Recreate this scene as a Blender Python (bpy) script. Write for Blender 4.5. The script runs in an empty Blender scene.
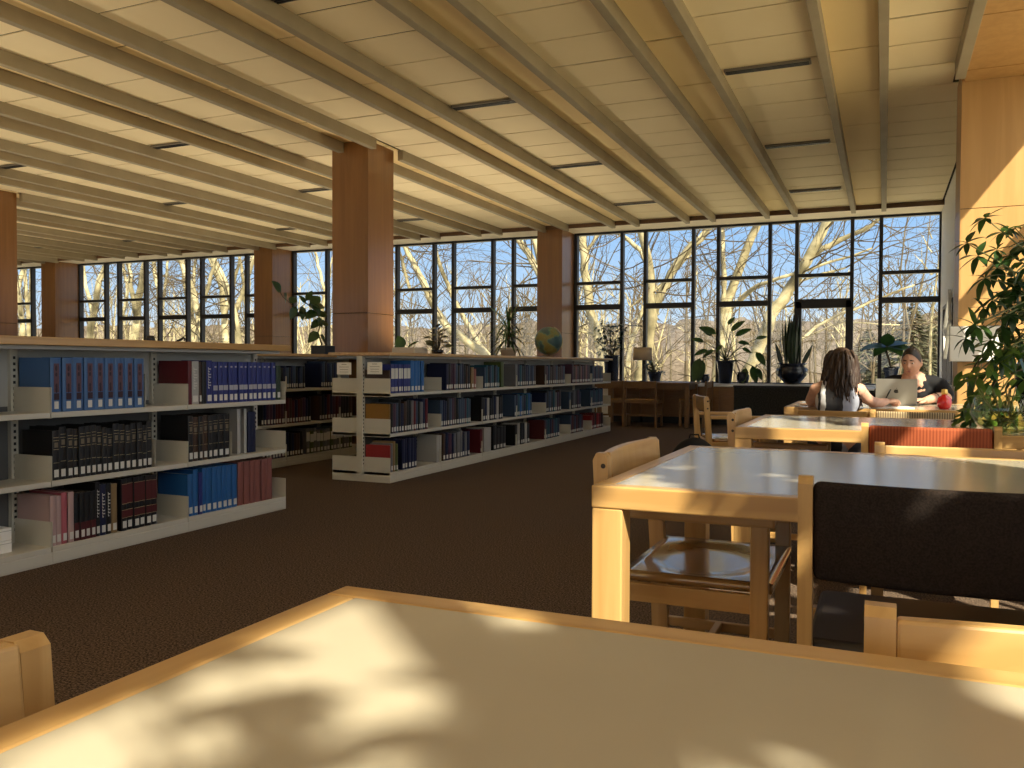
import bpy, math, random
from math import sin, cos, pi, radians, sqrt
from mathutils import Vector, Matrix, noise
random.seed(7)
C = bpy.context.scene.collection
S = bpy.context.scene
# ------------------------------------------------------------------ camera
FPX = 850.0; EYE = 1.03
_r = radians(0.25)
_u, _v = 884 - 512, 366 - 384
_u2 = cos(_r) * _u + sin(_r) * _v; _v2 = -sin(_r) * _u + cos(_r) * _v
PITCH = math.atan(-_v2 / FPX)
YAW = math.atan2(_u2, FPX * cos(PITCH) - _v2 * sin(PITCH))
def _lin(u, v, f):
    u2 = cos(_r) * u + sin(_r) * v; v2 = -sin(_r) * u + cos(_r) * v
    up = -v2
    fw = f * cos(PITCH) + up * sin(PITCH); up2 = up * cos(PITCH) - f * sin(PITCH)
    return Vector((u2 * cos(YAW) - fw * sin(YAW), u2 * sin(YAW) + fw * cos(YAW), up2))
cam = bpy.data.cameras.new('camera'); co = bpy.data.objects.new('camera', cam); C.objects.link(co)
_R = _lin(1, 0, 0); _U = -_lin(0, 1, 0); _F = _lin(0, 0, 1)
M4 = Matrix((_R, _U, -_F)).transposed().to_4x4(); M4.translation = Vector((0, 0, EYE))
co.matrix_world = M4
cam.sensor_width = 36.0; cam.sensor_fit = 'HORIZONTAL'; cam.lens = FPX / 1024 * 36; cam.clip_start = 0.02; cam.clip_end = 500
S.camera = co
def dirpx(x, y): return _lin(x - 512, y - 384, FPX)
def atY(x, y, Y0): d = dirpx(x, y); t = Y0 / d.y; return Vector((d.x * t, Y0, EYE + d.z * t))
def atX(x, y, X0): d = dirpx(x, y); t = X0 / d.x; return Vector((X0, d.y * t, EYE + d.z * t))
def atZ(x, y, z): d = dirpx(x, y); t = (z - EYE) / d.z; return Vector((d.x * t, d.y * t, z))
# ------------------------------------------------------------------ world, sun, exposure
SUN_E = 9.8; SKY_K = 0.86
w = bpy.data.worlds.new('sky'); S.world = w; w.use_nodes = True
nt = w.node_tree; nt.nodes.clear()
wo = nt.nodes.new('ShaderNodeOutputWorld'); bg = nt.nodes.new('ShaderNodeBackground')
tc = nt.nodes.new('ShaderNodeTexCoord'); sx = nt.nodes.new('ShaderNodeSeparateXYZ'); cr = nt.nodes.new('ShaderNodeValToRGB')
nt.links.new(tc.outputs['Generated'], sx.inputs[0]); nt.links.new(sx.outputs['Z'], cr.inputs[0])
e = cr.color_ramp.elements
e[0].position = 0.0; e[0].color = (0.70, 0.76, 0.84, 1)
e[1].position = 1.0; e[1].color = (0.10, 0.25, 0.62, 1)
for p_, c_ in ((0.07, (0.50, 0.68, 0.90)), (0.20, (0.23, 0.48, 0.88)), (0.5, (0.18, 0.38, 0.80))):
    q = e.new(p_); q.color = (*c_, 1)
# the sky is brightest around the sun, behind the camera
SUND = Vector((-1.0, 1.0, -1.31)).normalized()
dp = nt.nodes.new('ShaderNodeVectorMath'); dp.operation = 'DOT_PRODUCT'; dp.inputs[1].default_value = tuple(-SUND); nt.links.new(tc.outputs['Generated'], dp.inputs[0])
mx_ = nt.nodes.new('ShaderNodeMath'); mx_.operation = 'MAXIMUM'; mx_.inputs[1].default_value = 0.0; nt.links.new(dp.outputs['Value'], mx_.inputs[0])
pw = nt.nodes.new('ShaderNodeMath'); pw.operation = 'POWER'; pw.inputs[1].default_value = 1.3; nt.links.new(mx_.outputs[0], pw.inputs[0])
ma = nt.nodes.new('ShaderNodeMath'); ma.operation = 'MULTIPLY_ADD'; ma.inputs[1].default_value = 2.2 * SKY_K; ma.inputs[2].default_value = SKY_K; nt.links.new(pw.outputs[0], ma.inputs[0])
nt.links.new(ma.outputs[0], bg.inputs[1])
wm = nt.nodes.new('ShaderNodeMix'); wm.data_type = 'RGBA'; nt.links.new(pw.outputs[0], wm.inputs['Factor'])
nt.links.new(cr.outputs[0], wm.inputs['A']); wm.inputs['B'].default_value = (1.0, 0.90, 0.72, 1); nt.links.new(wm.outputs['Result'], bg.inputs[0])
nt.links.new(bg.outputs[0], wo.inputs[0])
sl = bpy.data.lights.new('sun', 'SUN'); sl.energy = SUN_E; sl.angle = radians(0.9); sl.color = (1.0, 0.89, 0.67)
so = bpy.data.objects.new('sun', sl); C.objects.link(so); so.rotation_mode = 'QUATERNION'
so.rotation_quaternion = SUND.to_track_quat('-Z', 'Y'); so.location = (20, -20, 30)
S.view_settings.view_transform = 'Standard'; S.view_settings.look = 'None'
S.view_settings.gamma = 1.0; S.view_settings.use_curve_mapping = False
S.view_settings.exposure = 0.5
S.cycles.max_bounces = 10; S.cycles.diffuse_bounces = 6; S.cycles.transparent_max_bounces = 16
S.cycles.use_denoising = True; S.cycles.sample_clamp_indirect = 8.0; S.cycles.caustics_reflective = False; S.cycles.caustics_refractive = False
# ------------------------------------------------------------------ materials
MATS = {}
def mat(name, col, rough=0.6, spec=0.5, metal=0.0, kind=None, col2=None, scale=10.0, bump=0.0, coat=0.0, axis=0, trans=0.0, emit=None):
    if name in MATS: return MATS[name]
    m = bpy.data.materials.new(name); m.use_nodes = True; t = m.node_tree; b = t.nodes['Principled BSDF']
    b.inputs['Base Color'].default_value = (*col, 1); b.inputs['Roughness'].default_value = rough
    b.inputs['Metallic'].default_value = metal; b.inputs['Specular IOR Level'].default_value = spec
    b.inputs['Coat Weight'].default_value = coat; b.inputs['Coat Roughness'].default_value = 0.15
    if trans: b.inputs['Transmission Weight'].default_value = trans
    tcn = t.nodes.new('ShaderNodeTexCoord'); mp = t.nodes.new('ShaderNodeMapping')
    t.links.new(tcn.outputs['Object'], mp.inputs[0])
    c2 = col2 or tuple(c * 0.75 for c in col)
    if kind in ('wood', 'noise', 'carpet', 'fabric', 'hstripe'):
        n = t.nodes.new('ShaderNodeTexNoise'); n.inputs['Scale'].default_value = scale; n.inputs['Detail'].default_value = 4
        if kind == 'wood':
            sc = [14.0, 14.0, 14.0]; sc[axis] = 0.7; mp.inputs['Scale'].default_value = sc
            n.inputs['Distortion'].default_value = 0.6
        if kind == 'fabric': n.inputs['Scale'].default_value = 260
        if kind == 'carpet': n.inputs['Scale'].default_value = 120; n.inputs['Detail'].default_value = 3; n.inputs['Roughness'].default_value = 0.75
        t.links.new(mp.outputs[0], n.inputs['Vector'])
        r = t.nodes.new('ShaderNodeValToRGB'); r.color_ramp.elements[0].position = 0.36; r.color_ramp.elements[1].position = 0.64
        if kind == 'carpet': r.color_ramp.elements[0].position = 0.43; r.color_ramp.elements[1].position = 0.60
        r.color_ramp.elements[0].color = (*c2, 1); r.color_ramp.elements[1].color = (*col, 1)
        t.links.new(n.outputs['Fac'], r.inputs[0]); t.links.new(r.outputs[0], b.inputs['Base Color'])
        src = n.outputs['Fac']
        if bump:
            bp = t.nodes.new('ShaderNodeBump'); bp.inputs['Strength'].default_value = bump; bp.inputs['Distance'].default_value = 0.004
            t.links.new(src, bp.inputs['Height']); t.links.new(bp.outputs[0], b.inputs['Normal'])
    if kind == 'stripe':
        wv = t.nodes.new('ShaderNodeTexWave'); wv.bands_direction = 'XYZ'[axis]; wv.inputs['Scale'].default_value = scale
        t.links.new(mp.outputs[0], wv.inputs['Vector'])
        r = t.nodes.new('ShaderNodeValToRGB'); r.color_ramp.elements[0].position = 0.35; r.color_ramp.elements[1].position = 0.6
        r.color_ramp.elements[0].color = (*c2, 1); r.color_ramp.elements[1].color = (*col, 1)
        t.links.new(wv.outputs['Fac'], r.inputs[0]); t.links.new(r.outputs[0], b.inputs['Base Color'])
    if emit: b.inputs['Emission Color'].default_value = (*emit[0], 1); b.inputs['Emission Strength'].default_value = emit[1]
    MATS[name] = m; return m
def glass_mat(name, tint=(0.93, 0.96, 0.95), refl=0.06):
    if name in MATS: return MATS[name]
    m = bpy.data.materials.new(name); m.use_nodes = True; t = m.node_tree; t.nodes.clear()
    o = t.nodes.new('ShaderNodeOutputMaterial'); mx = t.nodes.new('ShaderNodeMixShader')
    tr = t.nodes.new('ShaderNodeBsdfTransparent'); tr.inputs[0].default_value = (*tint, 1)
    gl = t.nodes.new('ShaderNodeBsdfGlossy'); gl.inputs['Roughness'].default_value = 0.02
    lw = t.nodes.new('ShaderNodeLayerWeight'); lw.inputs[0].default_value = 0.5
    pw = t.nodes.new('ShaderNodeMath'); pw.operation = 'POWER'; pw.inputs[1].default_value = 5.0; t.links.new(lw.outputs['Facing'], pw.inputs[0])
    fr = t.nodes.new('ShaderNodeMath'); fr.operation = 'MULTIPLY_ADD'; fr.inputs[1].default_value = 0.9; fr.inputs[2].default_value = refl; t.links.new(pw.outputs[0], fr.inputs[0])
    t.links.new(fr.outputs[0], mx.inputs[0]); t.links.new(tr.outputs[0], mx.inputs[1]); t.links.new(gl.outputs[0], mx.inputs[2])
    t.links.new(mx.outputs[0], o.inputs[0]); MATS[name] = m; return m
def leaf_mat(name, col, col2, gloss=0.35, thr=0.25):
    if name in MATS: return MATS[name]
    m = bpy.data.materials.new(name); m.use_nodes = True; t = m.node_tree; b = t.nodes['Principled BSDF']
    n = t.nodes.new('ShaderNodeTexNoise'); n.inputs['Scale'].default_value = 9
    r = t.nodes.new('ShaderNodeValToRGB'); r.color_ramp.elements[0].position = 0.35; r.color_ramp.elements[1].position = 0.65
    r.color_ramp.elements[0].color = (*col, 1); r.color_ramp.elements[1].color = (*col2, 1)
    tcn = t.nodes.new('ShaderNodeTexCoord'); t.links.new(tcn.outputs['Object'], n.inputs['Vector'])
    t.links.new(n.outputs['Fac'], r.inputs[0]); t.links.new(r.outputs[0], b.inputs['Base Color'])
    b.inputs['Roughness'].default_value = gloss
    tl = t.nodes.new('ShaderNodeBsdfTranslucent'); t.links.new(r.outputs[0], tl.inputs[0])
    mx = t.nodes.new('ShaderNodeMixShader'); mx.inputs[0].default_value = thr
    t.links.new(b.outputs[0], mx.inputs[1]); t.links.new(tl.outputs[0], mx.inputs[2])
    t.links.new(mx.outputs[0], t.nodes['Material Output'].inputs[0]); MATS[name] = m; return m
WOOD = mat('oak', (0.56, 0.345, 0.135), 0.34, 0.5, kind='wood', col2=(0.44, 0.25, 0.085), scale=1.6, coat=0.3, axis=0)
WOODY = mat('oak_long', (0.56, 0.345, 0.135), 0.34, 0.5, kind='wood', col2=(0.44, 0.25, 0.085), scale=1.6, coat=0.3, axis=1)
WOODZ = mat('oak_up', (0.56, 0.345, 0.135), 0.34, 0.5, kind='wood', col2=(0.44, 0.25, 0.085), scale=1.6, coat=0.3, axis=2)
COLW = mat('column_veneer', (0.25, 0.112, 0.032), 0.35, 0.5, kind='wood', col2=(0.21, 0.09, 0.025), scale=1.2, coat=0.35, axis=2)
WALLW = mat('wall_veneer', (0.50, 0.285, 0.105), 0.45, 0.5, kind='wood', col2=(0.44, 0.245, 0.085), scale=1.0, coat=0.1, axis=2)
LAM = mat('table_laminate', (0.45, 0.40, 0.31), 0.16, 0.8, kind='noise', col2=(0.43, 0.38, 0.295), scale=3)
CARPET = mat('carpet_pile', (0.190, 0.132, 0.094), 0.95, 0.1, kind='carpet', col2=(0.032, 0.022, 0.018), bump=0.6)
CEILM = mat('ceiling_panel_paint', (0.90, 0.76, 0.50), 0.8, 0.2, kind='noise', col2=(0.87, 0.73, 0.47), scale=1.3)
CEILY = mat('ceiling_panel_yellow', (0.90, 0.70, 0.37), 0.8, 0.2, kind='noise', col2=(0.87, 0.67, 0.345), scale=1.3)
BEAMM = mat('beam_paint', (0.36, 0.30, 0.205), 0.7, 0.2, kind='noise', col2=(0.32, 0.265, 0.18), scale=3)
GAPM = mat('ceiling_gap', (0.05, 0.035, 0.02), 0.9, 0.1)
DWOOD = mat('dark_fascia_wood', (0.17, 0.09, 0.04), 0.5, 0.4, kind='wood', col2=(0.12, 0.06, 0.03), axis=0)
CREAM = mat('soffit_paint', (0.82, 0.72, 0.56), 0.7, 0.2)
WHITEW = mat('white_wall_paint', (0.86, 0.85, 0.83), 0.55, 0.4)
FRAME = mat('dark_window_frame', (0.018, 0.016, 0.018), 0.45, 0.4)
GLASS = glass_mat('window_glass')
METAL = mat('shelf_enamel', (0.55, 0.525, 0.45), 0.42, 0.5)
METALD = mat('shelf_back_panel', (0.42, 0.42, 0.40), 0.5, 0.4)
PAPER = mat('white_paper', (0.80, 0.79, 0.75), 0.7, 0.2)
PAGES = mat('book_pages', (0.62, 0.56, 0.44), 0.85, 0.1)
BLACKP = mat('black_plastic', (0.012, 0.012, 0.014), 0.4, 0.4)
DARKPOT = mat('dark_glazed_pot', (0.012, 0.016, 0.03), 0.25, 0.6)
# ------------------------------------------------------------------ mesh building
class MB:
    def __init__(s): s.v = []; s.f = []; s.m = []; s.s = []; s.mats = []
    def mi(s, m):
        if m not in s.mats: s.mats.append(m)
        return s.mats.index(m)
    def add(s, vs, fs, m, smooth=False):
        k = len(s.v); s.v += [tuple(p) for p in vs]; i = s.mi(m)
        for f in fs: s.f.append(tuple(k + a for a in f)); s.m.append(i); s.s.append(smooth)
        return s
    def box(s, x0, x1, y0, y1, z0, z1, m, mtx=None, skip=''):
        vs = [Vector((x, y, z)) for z in (z0, z1) for y in (y0, y1) for x in (x0, x1)]
        if mtx is not None: vs = [mtx @ p for p in vs]
        fs = {'b': (0, 2, 3, 1), 't': (4, 5, 7, 6), 's': (0, 1, 5, 4), 'n': (3, 2, 6, 7), 'w': (2, 0, 4, 6), 'e': (1, 3, 7, 5)}
        return s.add(vs, [f for k, f in fs.items() if k not in skip], m)
    def prism(s, pts, z0, z1, m, mtx=None, smooth=False):
        n = len(pts); vs = [Vector((x, y, z0)) for x, y in pts] + [Vector((x, y, z1)) for x, y in pts]
        if mtx is not None: vs = [mtx @ p for p in vs]
        s.add(vs, [(i, (i + 1) % n, n + (i + 1) % n, n + i) for i in range(n)], m, smooth)
        return s.add(vs, [tuple(range(n - 1, -1, -1)), tuple(range(n, 2 * n))], m)
    def lathe(s, prof, m, c=(0, 0, 0), n=24, smooth=True, mtx=None):
        vs = []; fs = []
        for r, z in prof:
            for i in range(n):
                a = 2 * pi * i / n; p = Vector((c[0] + r * cos(a), c[1] + r * sin(a), c[2] + z))
                vs.append(mtx @ p if mtx is not None else p)
        for j in range(len(prof) - 1):
            for i in range(n): fs.append((j * n + i, j * n + (i + 1) % n, (j + 1) * n + (i + 1) % n, (j + 1) * n + i))
        if prof[0][0] > 1e-5: fs.append(tuple(range(n - 1, -1, -1)))
        if prof[-1][0] > 1e-5: fs.append(tuple(range((len(prof) - 1) * n, len(prof) * n)))
        return s.add(vs, fs, m, smooth)
    def tube(s, pts, rad, m, n=8, smooth=True, cap=True):
        pts = [Vector(p) for p in pts]; k = len(pts)
        if not hasattr(rad, '__len__'): rad = [rad] * k
        vs = []; fs = []; up = Vector((0, 0, 1)); prev = None
        for i, p in enumerate(pts):
            t = (pts[min(i + 1, k - 1)] - pts[max(i - 1, 0)]).normalized()
            if prev is None:
                a = t.cross(up if abs(t.z) < 0.95 else Vector((1, 0, 0))).normalized()
            else: a = (prev - t * prev.dot(t)).normalized()
            prev = a; b = t.cross(a)
            for j in range(n):
                th = 2 * pi * j / n; vs.append(p + (a * cos(th) + b * sin(th)) * rad[i])
        for i in range(k - 1):
            for j in range(n): fs.append((i * n + j, i * n + (j + 1) % n, (i + 1) * n + (j + 1) % n, (i + 1) * n + j))
        if cap: fs.append(tuple(range(n - 1, -1, -1))); fs.append(tuple(range((k - 1) * n, k * n)))
        return s.add(vs, fs, m, smooth)
    def ball(s, c, r, m, n=16, k=10, sq=(1, 1, 1), mtx=None):
        vs = []; fs = []
        for j in range(k + 1):
            ph = pi * j / k
            for i in range(n):
                a = 2 * pi * i / n; p = Vector((c[0] + r * sq[0] * sin(ph) * cos(a), c[1] + r * sq[1] * sin(ph) * sin(a), c[2] - r * sq[2] * cos(ph)))
                vs.append(mtx @ p if mtx is not None else p)
        for j in range(k):
            for i in range(n): fs.append((j * n + i, j * n + (i + 1) % n, (j + 1) * n + (i + 1) % n, (j + 1) * n + i))
        return s.add(vs, fs, m, True)
    def leaf(s, base, d, up, L, W, m, bend=0.3, seg=5, shape=0.45, fold=0.15):
        d = Vector(d).normalized(); up = Vector(up); sd = d.cross(up)
        if sd.length < 1e-3: sd = d.cross(Vector((1, 0, 0.01)))
        sd.normalize(); n = sd.cross(d).normalized(); vs = []; fs = []
        for i in range(seg + 1):
            t = i / seg; wv = W * 0.5 * (sin(pi * t ** (0.75 if shape < 0.5 else 1.1)) ** 0.8 if 0 < t < 1 else 0.03)
            c = Vector(base) + d * (L * t * (1 - 0.15 * bend * t)) - n * (bend * L * t * t * 0.6)
            vs += [c - sd * wv + n * wv * fold, c, c + sd * wv + n * wv * fold]
        for i in range(seg):
            a = 3 * i; fs += [(a, a + 1, a + 4, a + 3), (a + 1, a + 2, a + 5, a + 4)]
        return s.add(vs, fs, m, True)
    def build(s, name, parent=None, bevel=0.0, loc=None, seg=2):
        me = bpy.data.meshes.new(name); me.from_pydata(s.v, [], s.f)
        for m in s.mats: me.materials.append(m)
        me.polygons.foreach_set('material_index', s.m); me.polygons.foreach_set('use_smooth', s.s); me.update()
        o = bpy.data.objects.new(name, me); C.objects.link(o)
        if parent is not None: o.parent = parent
        if loc is not None: o.location = loc
        if bevel:
            b = o.modifiers.new('bevel', 'BEVEL'); b.width = bevel; b.segments = seg; b.limit_method = 'ANGLE'; b.angle_limit = radians(50)
        return o
def thing(name, label, cat, loc=(0, 0, 0), rz=0.0, group=None):
    o = bpy.data.objects.new(name, None); C.objects.link(o); o.location = loc; o.rotation_euler = (0, 0, rz)
    o.empty_display_size = 0.1; return tag(o, label, cat, group)
def tag(o, label, cat, group=None, kind=None):
    o['label'] = label; o['category'] = cat
    if group: o['group'] = group
    if kind: o['kind'] = kind
    return o
def struct(o, label=None):
    o['kind'] = 'structure'
    if label: o['label'] = label
    return o
def dup(root, loc, rz, label, group=None):
    r = root.copy(); C.objects.link(r); r.location = loc; r.rotation_euler = (0, 0, rz); r['label'] = label
    if group: r['group'] = group
    for ch in list(root.children):
        c = ch.copy(); C.objects.link(c); c.parent = r
        for g in list(ch.children):
            d = g.copy(); C.objects.link(d); d.parent = c
    return r
_ones = 'first second third fourth fifth sixth seventh eighth ninth tenth eleventh twelfth thirteenth fourteenth fifteenth sixteenth seventeenth eighteenth nineteenth'.split()
ORD = list(_ones)
for _t, _tt in (('twenty', 'twentieth'), ('thirty', 'thirtieth'), ('forty', 'fortieth'), ('fifty', 'fiftieth'), ('sixty', 'sixtieth')): ORD += [_tt] + [_t + '-' + q for q in _ones[:9]]
# ================================================================== the room
XL, XR, YB, YN = -26.0, 1.42, -9.0, 15.6
WP = 1.345
def mull(k, s): return (-0.07 if s == 0 else -0.52) - WP * k
struct(MB().box(XL - .3, XR + .3, YB - .3, YN + .2, -0.25, 0, CARPET).build('floor'), 'dark brown looped carpet floor')
struct(MB().box(XL, XR - .1, YB + .1, -1.3, 0, .012, mat('pale_bounce_floor', (.72, .66, .54), .5, kind='noise', col2=(.66, .60, .48), scale=2)).build('bounce_floor'), 'unseen pale floor added behind the camera to bounce sunlight upwards')  # added out of view as a reflector, bounces sun onto the ceiling
# ceiling: panels between the beams with open joints under a dark slab
ce = MB(); ZC = 3.62; ZB = 3.5
ce.box(XL - .3, XR + .03, YB - .3, YN + .2, 3.634, 3.9, GAPM)
xs = [0.56]
for k in range(0, 20): xs += [mull(k, 0) + 0.035, mull(k, 1) + 0.035]
for i in range(len(xs) - 1):
    x1, x0 = xs[i], xs[i + 1]
    wide = (x1 - x0) > 0.6 and i > 0 or i == 0
    pitch = 0.597 if wide else 1.19
    y = YB - 0.2 + (0.0 if i % 4 < 2 else 0.38) * (0 if wide else 1) + 0.065
    while y < 14.9:
        g = 0.020 if random.random() < .8 else 0.026
        if i == 0 and y > 8.3: x1 = .82
        ce.box(x0 + .02, x1 - .02, y + g, min(y + pitch, 15.0), ZC, ZC + 0.008, CEILM if wide else CEILY)
        y += pitch
struct(ce.build('ceiling'), 'cream ceiling panels between the beams')
n = 0
for k in range(0, 20):
    for s_ in (0, 1):
        x = mull(k, s_)
        y1 = 14.9
        b = MB()
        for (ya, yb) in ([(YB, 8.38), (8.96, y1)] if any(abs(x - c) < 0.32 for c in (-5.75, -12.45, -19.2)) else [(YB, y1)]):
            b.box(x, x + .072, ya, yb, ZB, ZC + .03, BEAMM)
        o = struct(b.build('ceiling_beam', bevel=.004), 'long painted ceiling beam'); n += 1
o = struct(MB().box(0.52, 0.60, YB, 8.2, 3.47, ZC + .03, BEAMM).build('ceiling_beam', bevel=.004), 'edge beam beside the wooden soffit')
sf = MB()
for y0 in [YB + 1.22 * i for i in range(15)]:
    y1 = min(y0 + 1.205, 8.39)
    if y1 > y0:
        sf.box(0.605, 1.045, y0, y1, 3.5, 3.53, WALLW); sf.box(1.06, 1.44, y0, y1, 3.5, 3.53, WALLW)
sf.box(.6, 1.44, YB, 8.39, 3.531, 3.66, GAPM)
struct(sf.build('trim_1'), 'wood panelled soffit above the reading tables')
hd = MB(); hd.box(XL, .83, 14.88, YN, 3.55, 3.66, CREAM); hd.box(XL, .83, 14.865, 14.88, 3.545, 3.66, DWOOD)
struct(hd.build('trim_2'), 'dark fascia and pale soffit along the window wall')
# columns
def column(name, x0, y0, y1, label):
    b = MB(); b.box(x0, x0 + .5, y0, y1, 0, 1.62, COLW); b.box(x0 + .004, x0 + .496, y0 + .004, y1 - .004, 1.62, 1.626, GAPM)
    b.box(x0, x0 + .5, y0, y1, 1.626, 3.64, COLW)
    return struct(b.build(name, bevel=.004), label)
column('column', -6.0, 8.39, 8.95, 'wood veneered column rising behind the middle bookcase')
column('column', -12.72, 8.39, 8.95, 'wood veneered column at the left edge of the picture')
column('column', -6.01, 14.9, 15.7, 'wood veneered column at the window wall beside the globe')
column('column', -12.70, 14.87, 15.7, 'wood veneered column at the window wall behind the planter')
column('column', -19.43, 14.87, 15.7, 'wood veneered column at the far left of the window wall')
column('column', .90, 1.25, 1.78, 'unseen wood veneered column between the side windows, placed to shade the second table')  # out of view, shifted off the column grid to shade the second table
column('column', .90, -5.05, -4.49, 'wood veneered column between the side windows behind the camera')
column('column', -26.15, 14.87, 15.7, 'wood veneered column at the end of the window wall')
# window walls: generic, along a direction
def window_bay(name, P0, ux, segs, inn, zs, zt, label, thick=.06, door=None):
    """P0 origin on the wall, ux unit along the wall, inn unit towards the room; segs list of (a0, a1, transoms)"""
    root = bpy.data.objects.new(name, None); C.objects.link(root); struct(root, label)
    ux = Vector(ux); inn = Vector(inn); mt = Matrix((ux, inn, Vector((0, 0, 1)))).transposed().to_4x4(); mt.translation = Vector(P0)
    fr = MB(); gl = MB()
    edges = sorted({a for sg in segs for a in sg[:2]})
    for a in edges: fr.box(a - thick / 2, a + thick / 2, -.06, .06, zs, zt, FRAME, mt)
    A0, A1 = edges[0], edges[-1]
    fr.box(A0, A1, -.058, .058, zt - .05, zt, FRAME, mt); fr.box(A0, A1, -.058, .058, zs, zs + .05, FRAME, mt)
    for sg in segs:
        if sg[2]:
            fr.box(sg[0], sg[1], -.055, .055, 2.56, 2.62, FRAME, mt); fr.box(sg[0], sg[1], -.055, .055, 2.08, 2.18, FRAME, mt)
        if sg[2] == 2:
            for q in ((sg[0], sg[0] + .09), (sg[1] - .09, sg[1])): fr.box(q[0], q[1], -.05, .07, zs, 2.14, FRAME, mt)
            fr.box(sg[0], sg[1], -.05, .07, 2.02, 2.18, FRAME, mt)
        gl.box(sg[0], sg[1], -.004, .004, zs + .02, zt - .02, GLASS, mt, skip='btwen')
    fr.build('window_frame', root, bevel=.004); gl.build('window_pane', root)
    return root
ZS, ZT = 0.68, 3.56
def segsN(xmin, xmax):
    E = sorted({xmin, xmax} | {mull(k, s) for k in range(20) for s in (0, 1) if xmin + .1 < mull(k, s) < xmax - .1})
    out = []
    for a, b in zip(E[:-1], E[1:]):
        mid = (a + b) / 2; t = (( -0.07 - mid) / WP) % 1.0   # 0..0.335 narrow
        wide = not (0 < t < 0.45 / WP)
        out.append((a, b, (2 if abs(mid + 0.97) < .2 else 1) if wide else 0))
    return out
window_bay('window_1', (0, YN, 0), (1, 0, 0), segsN(-5.47, .83), (0, -1, 0), ZS, ZT, 'tall dark framed window bay at the right of the window wall')
window_bay('window_2', (0, YN, 0), (1, 0, 0), segsN(-12.18, -6.03), (0, -1, 0), ZS, ZT, 'tall dark framed window bay behind the large column')
window_bay('window_3', (0, YN, 0), (1, 0, 0), segsN(-18.92, -12.72), (0, -1, 0), ZS, ZT, 'tall dark framed window bay above the near bookcase')
window_bay('window_4', (0, YN, 0), (1, 0, 0), segsN(-25.6, -19.45), (0, -1, 0), ZS, ZT, 'tall dark framed window bay at the far left')
nw = MB(); nw.box(XL - .3, .95, YN - .06, YN + .2, 0, ZS, WHITEW); nw.box(XL - .3, .95, YN + .0, YN + .2, ZT, 3.9, DWOOD)
struct(nw.build('wall_north'), 'low wall under the window wall')
# side wall right of the windows with a small window, and wood faced end wall
sw = MB()
X0 = .83
sw.box(X0, X0 + .15, 8.9, 12.75, 0, 3.66, WHITEW); sw.box(X0, X0 + .15, 12.75, 14.75, 0, .78, WHITEW)
sw.box(X0, X0 + .15, 12.75, 14.75, 1.95, 3.66, WHITEW); sw.box(X0, X0 + .15, 14.75, 15.75, 0, 3.66, WHITEW)
struct(sw.build('wall_right'), 'narrow white side wall beside the right window bay')
window_bay('window_5', (X0 + .05, 0, 0), (0, 1, 0), [(12.75, 13.75, 0), (13.75, 14.75, 0)], (-1, 0, 0), .78, 1.95, 'small window in the white side wall')
tilt = MB(); T0 = Matrix.Translation((X0 - .03, 13.2, 1.42)) @ Matrix.Rotation(radians(-28), 4, 'X')
for z0 in (0, .42): tilt.box(-.02, .02, -.55, .55, z0 - .03, z0 + .03, mat('white_sash', (.78, .78, .76), .4), T0)
for y0 in (-.5, .5): tilt.box(-.02, .02, y0 - .03, y0 + .03, 0, .42, MATS['white_sash'], T0)
struct(tilt.build('trim_3', bevel=.004), 'white tilted sash frame on the side wall')
ww = MB()
for z0, z1 in ((0, 1.2), (1.206, 2.4), (2.406, 3.66)): ww.box(.59, 1.7, 8.4, 8.95, z0, z1, WALLW)
ww.box(.594, 1.69, 8.404, 8.94, 0, 3.66, GAPM)
struct(ww.build('wall_end'), 'sunlit wood panelled wall end at the right')
# right window wall along Y (to the right of the tables), back window wall, left wall
RE = [8.38 - .895, 8.38]
segs = []; y = 8.38; i = 0
OFF = 0.0
while y > YB + .3:
    wd = .895 if i % 2 == 0 else .45
    segs.append((max(y - wd, YB), y, 1 if i % 2 == 0 else 0)); y -= wd; i += 1
window_bay('window_6', (XR, 0, 0), (0, 1, 0), segs, (-1, 0, 0), ZS, 3.5, 'long dark framed window wall at the right of the tables')
rw = MB(); rw.box(XR - .06, XR + .2, YB - .3, 8.4, 0, ZS, WHITEW); rw.box(XR - .02, XR + .05, YB - .3, 8.4, 3.5, 3.7, DWOOD)
struct(rw.build('wall_east'), 'low wall under the side windows')
segs = []; x = XR - .2; i = 0
while x > XL + .5:
    wd = .895 if i % 2 == 0 else .45
    segs.append((x - wd, x, 1 if i % 2 == 0 else 0)); x -= wd; i += 1
window_bay('window_7', (0, YB, 0), (1, 0, 0), segs, (0, 1, 0), ZS, 3.5, 'long dark framed window wall behind the camera')
bw = MB(); bw.box(XL - .3, XR + .2, YB - .2, YB + .06, 0, ZS, WHITEW); bw.box(XL - .3, XR + .2, YB - .2, YB, 3.5, 3.9, DWOOD)
struct(bw.build('wall_south'), 'low wall under the windows behind the camera')
struct(MB().box(XL - .3, XL, YB - .3, YN + .2, 0, 3.9, WHITEW).build('wall_west'), 'far left wall')
sill = MB().box(-25.6, .83, 15.28, 15.54, ZS, ZS + .03, mat('pale_sill', (.72, .73, .75), .3))
struct(sill.build('trim_4', bevel=.004), 'pale window sill')
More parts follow.
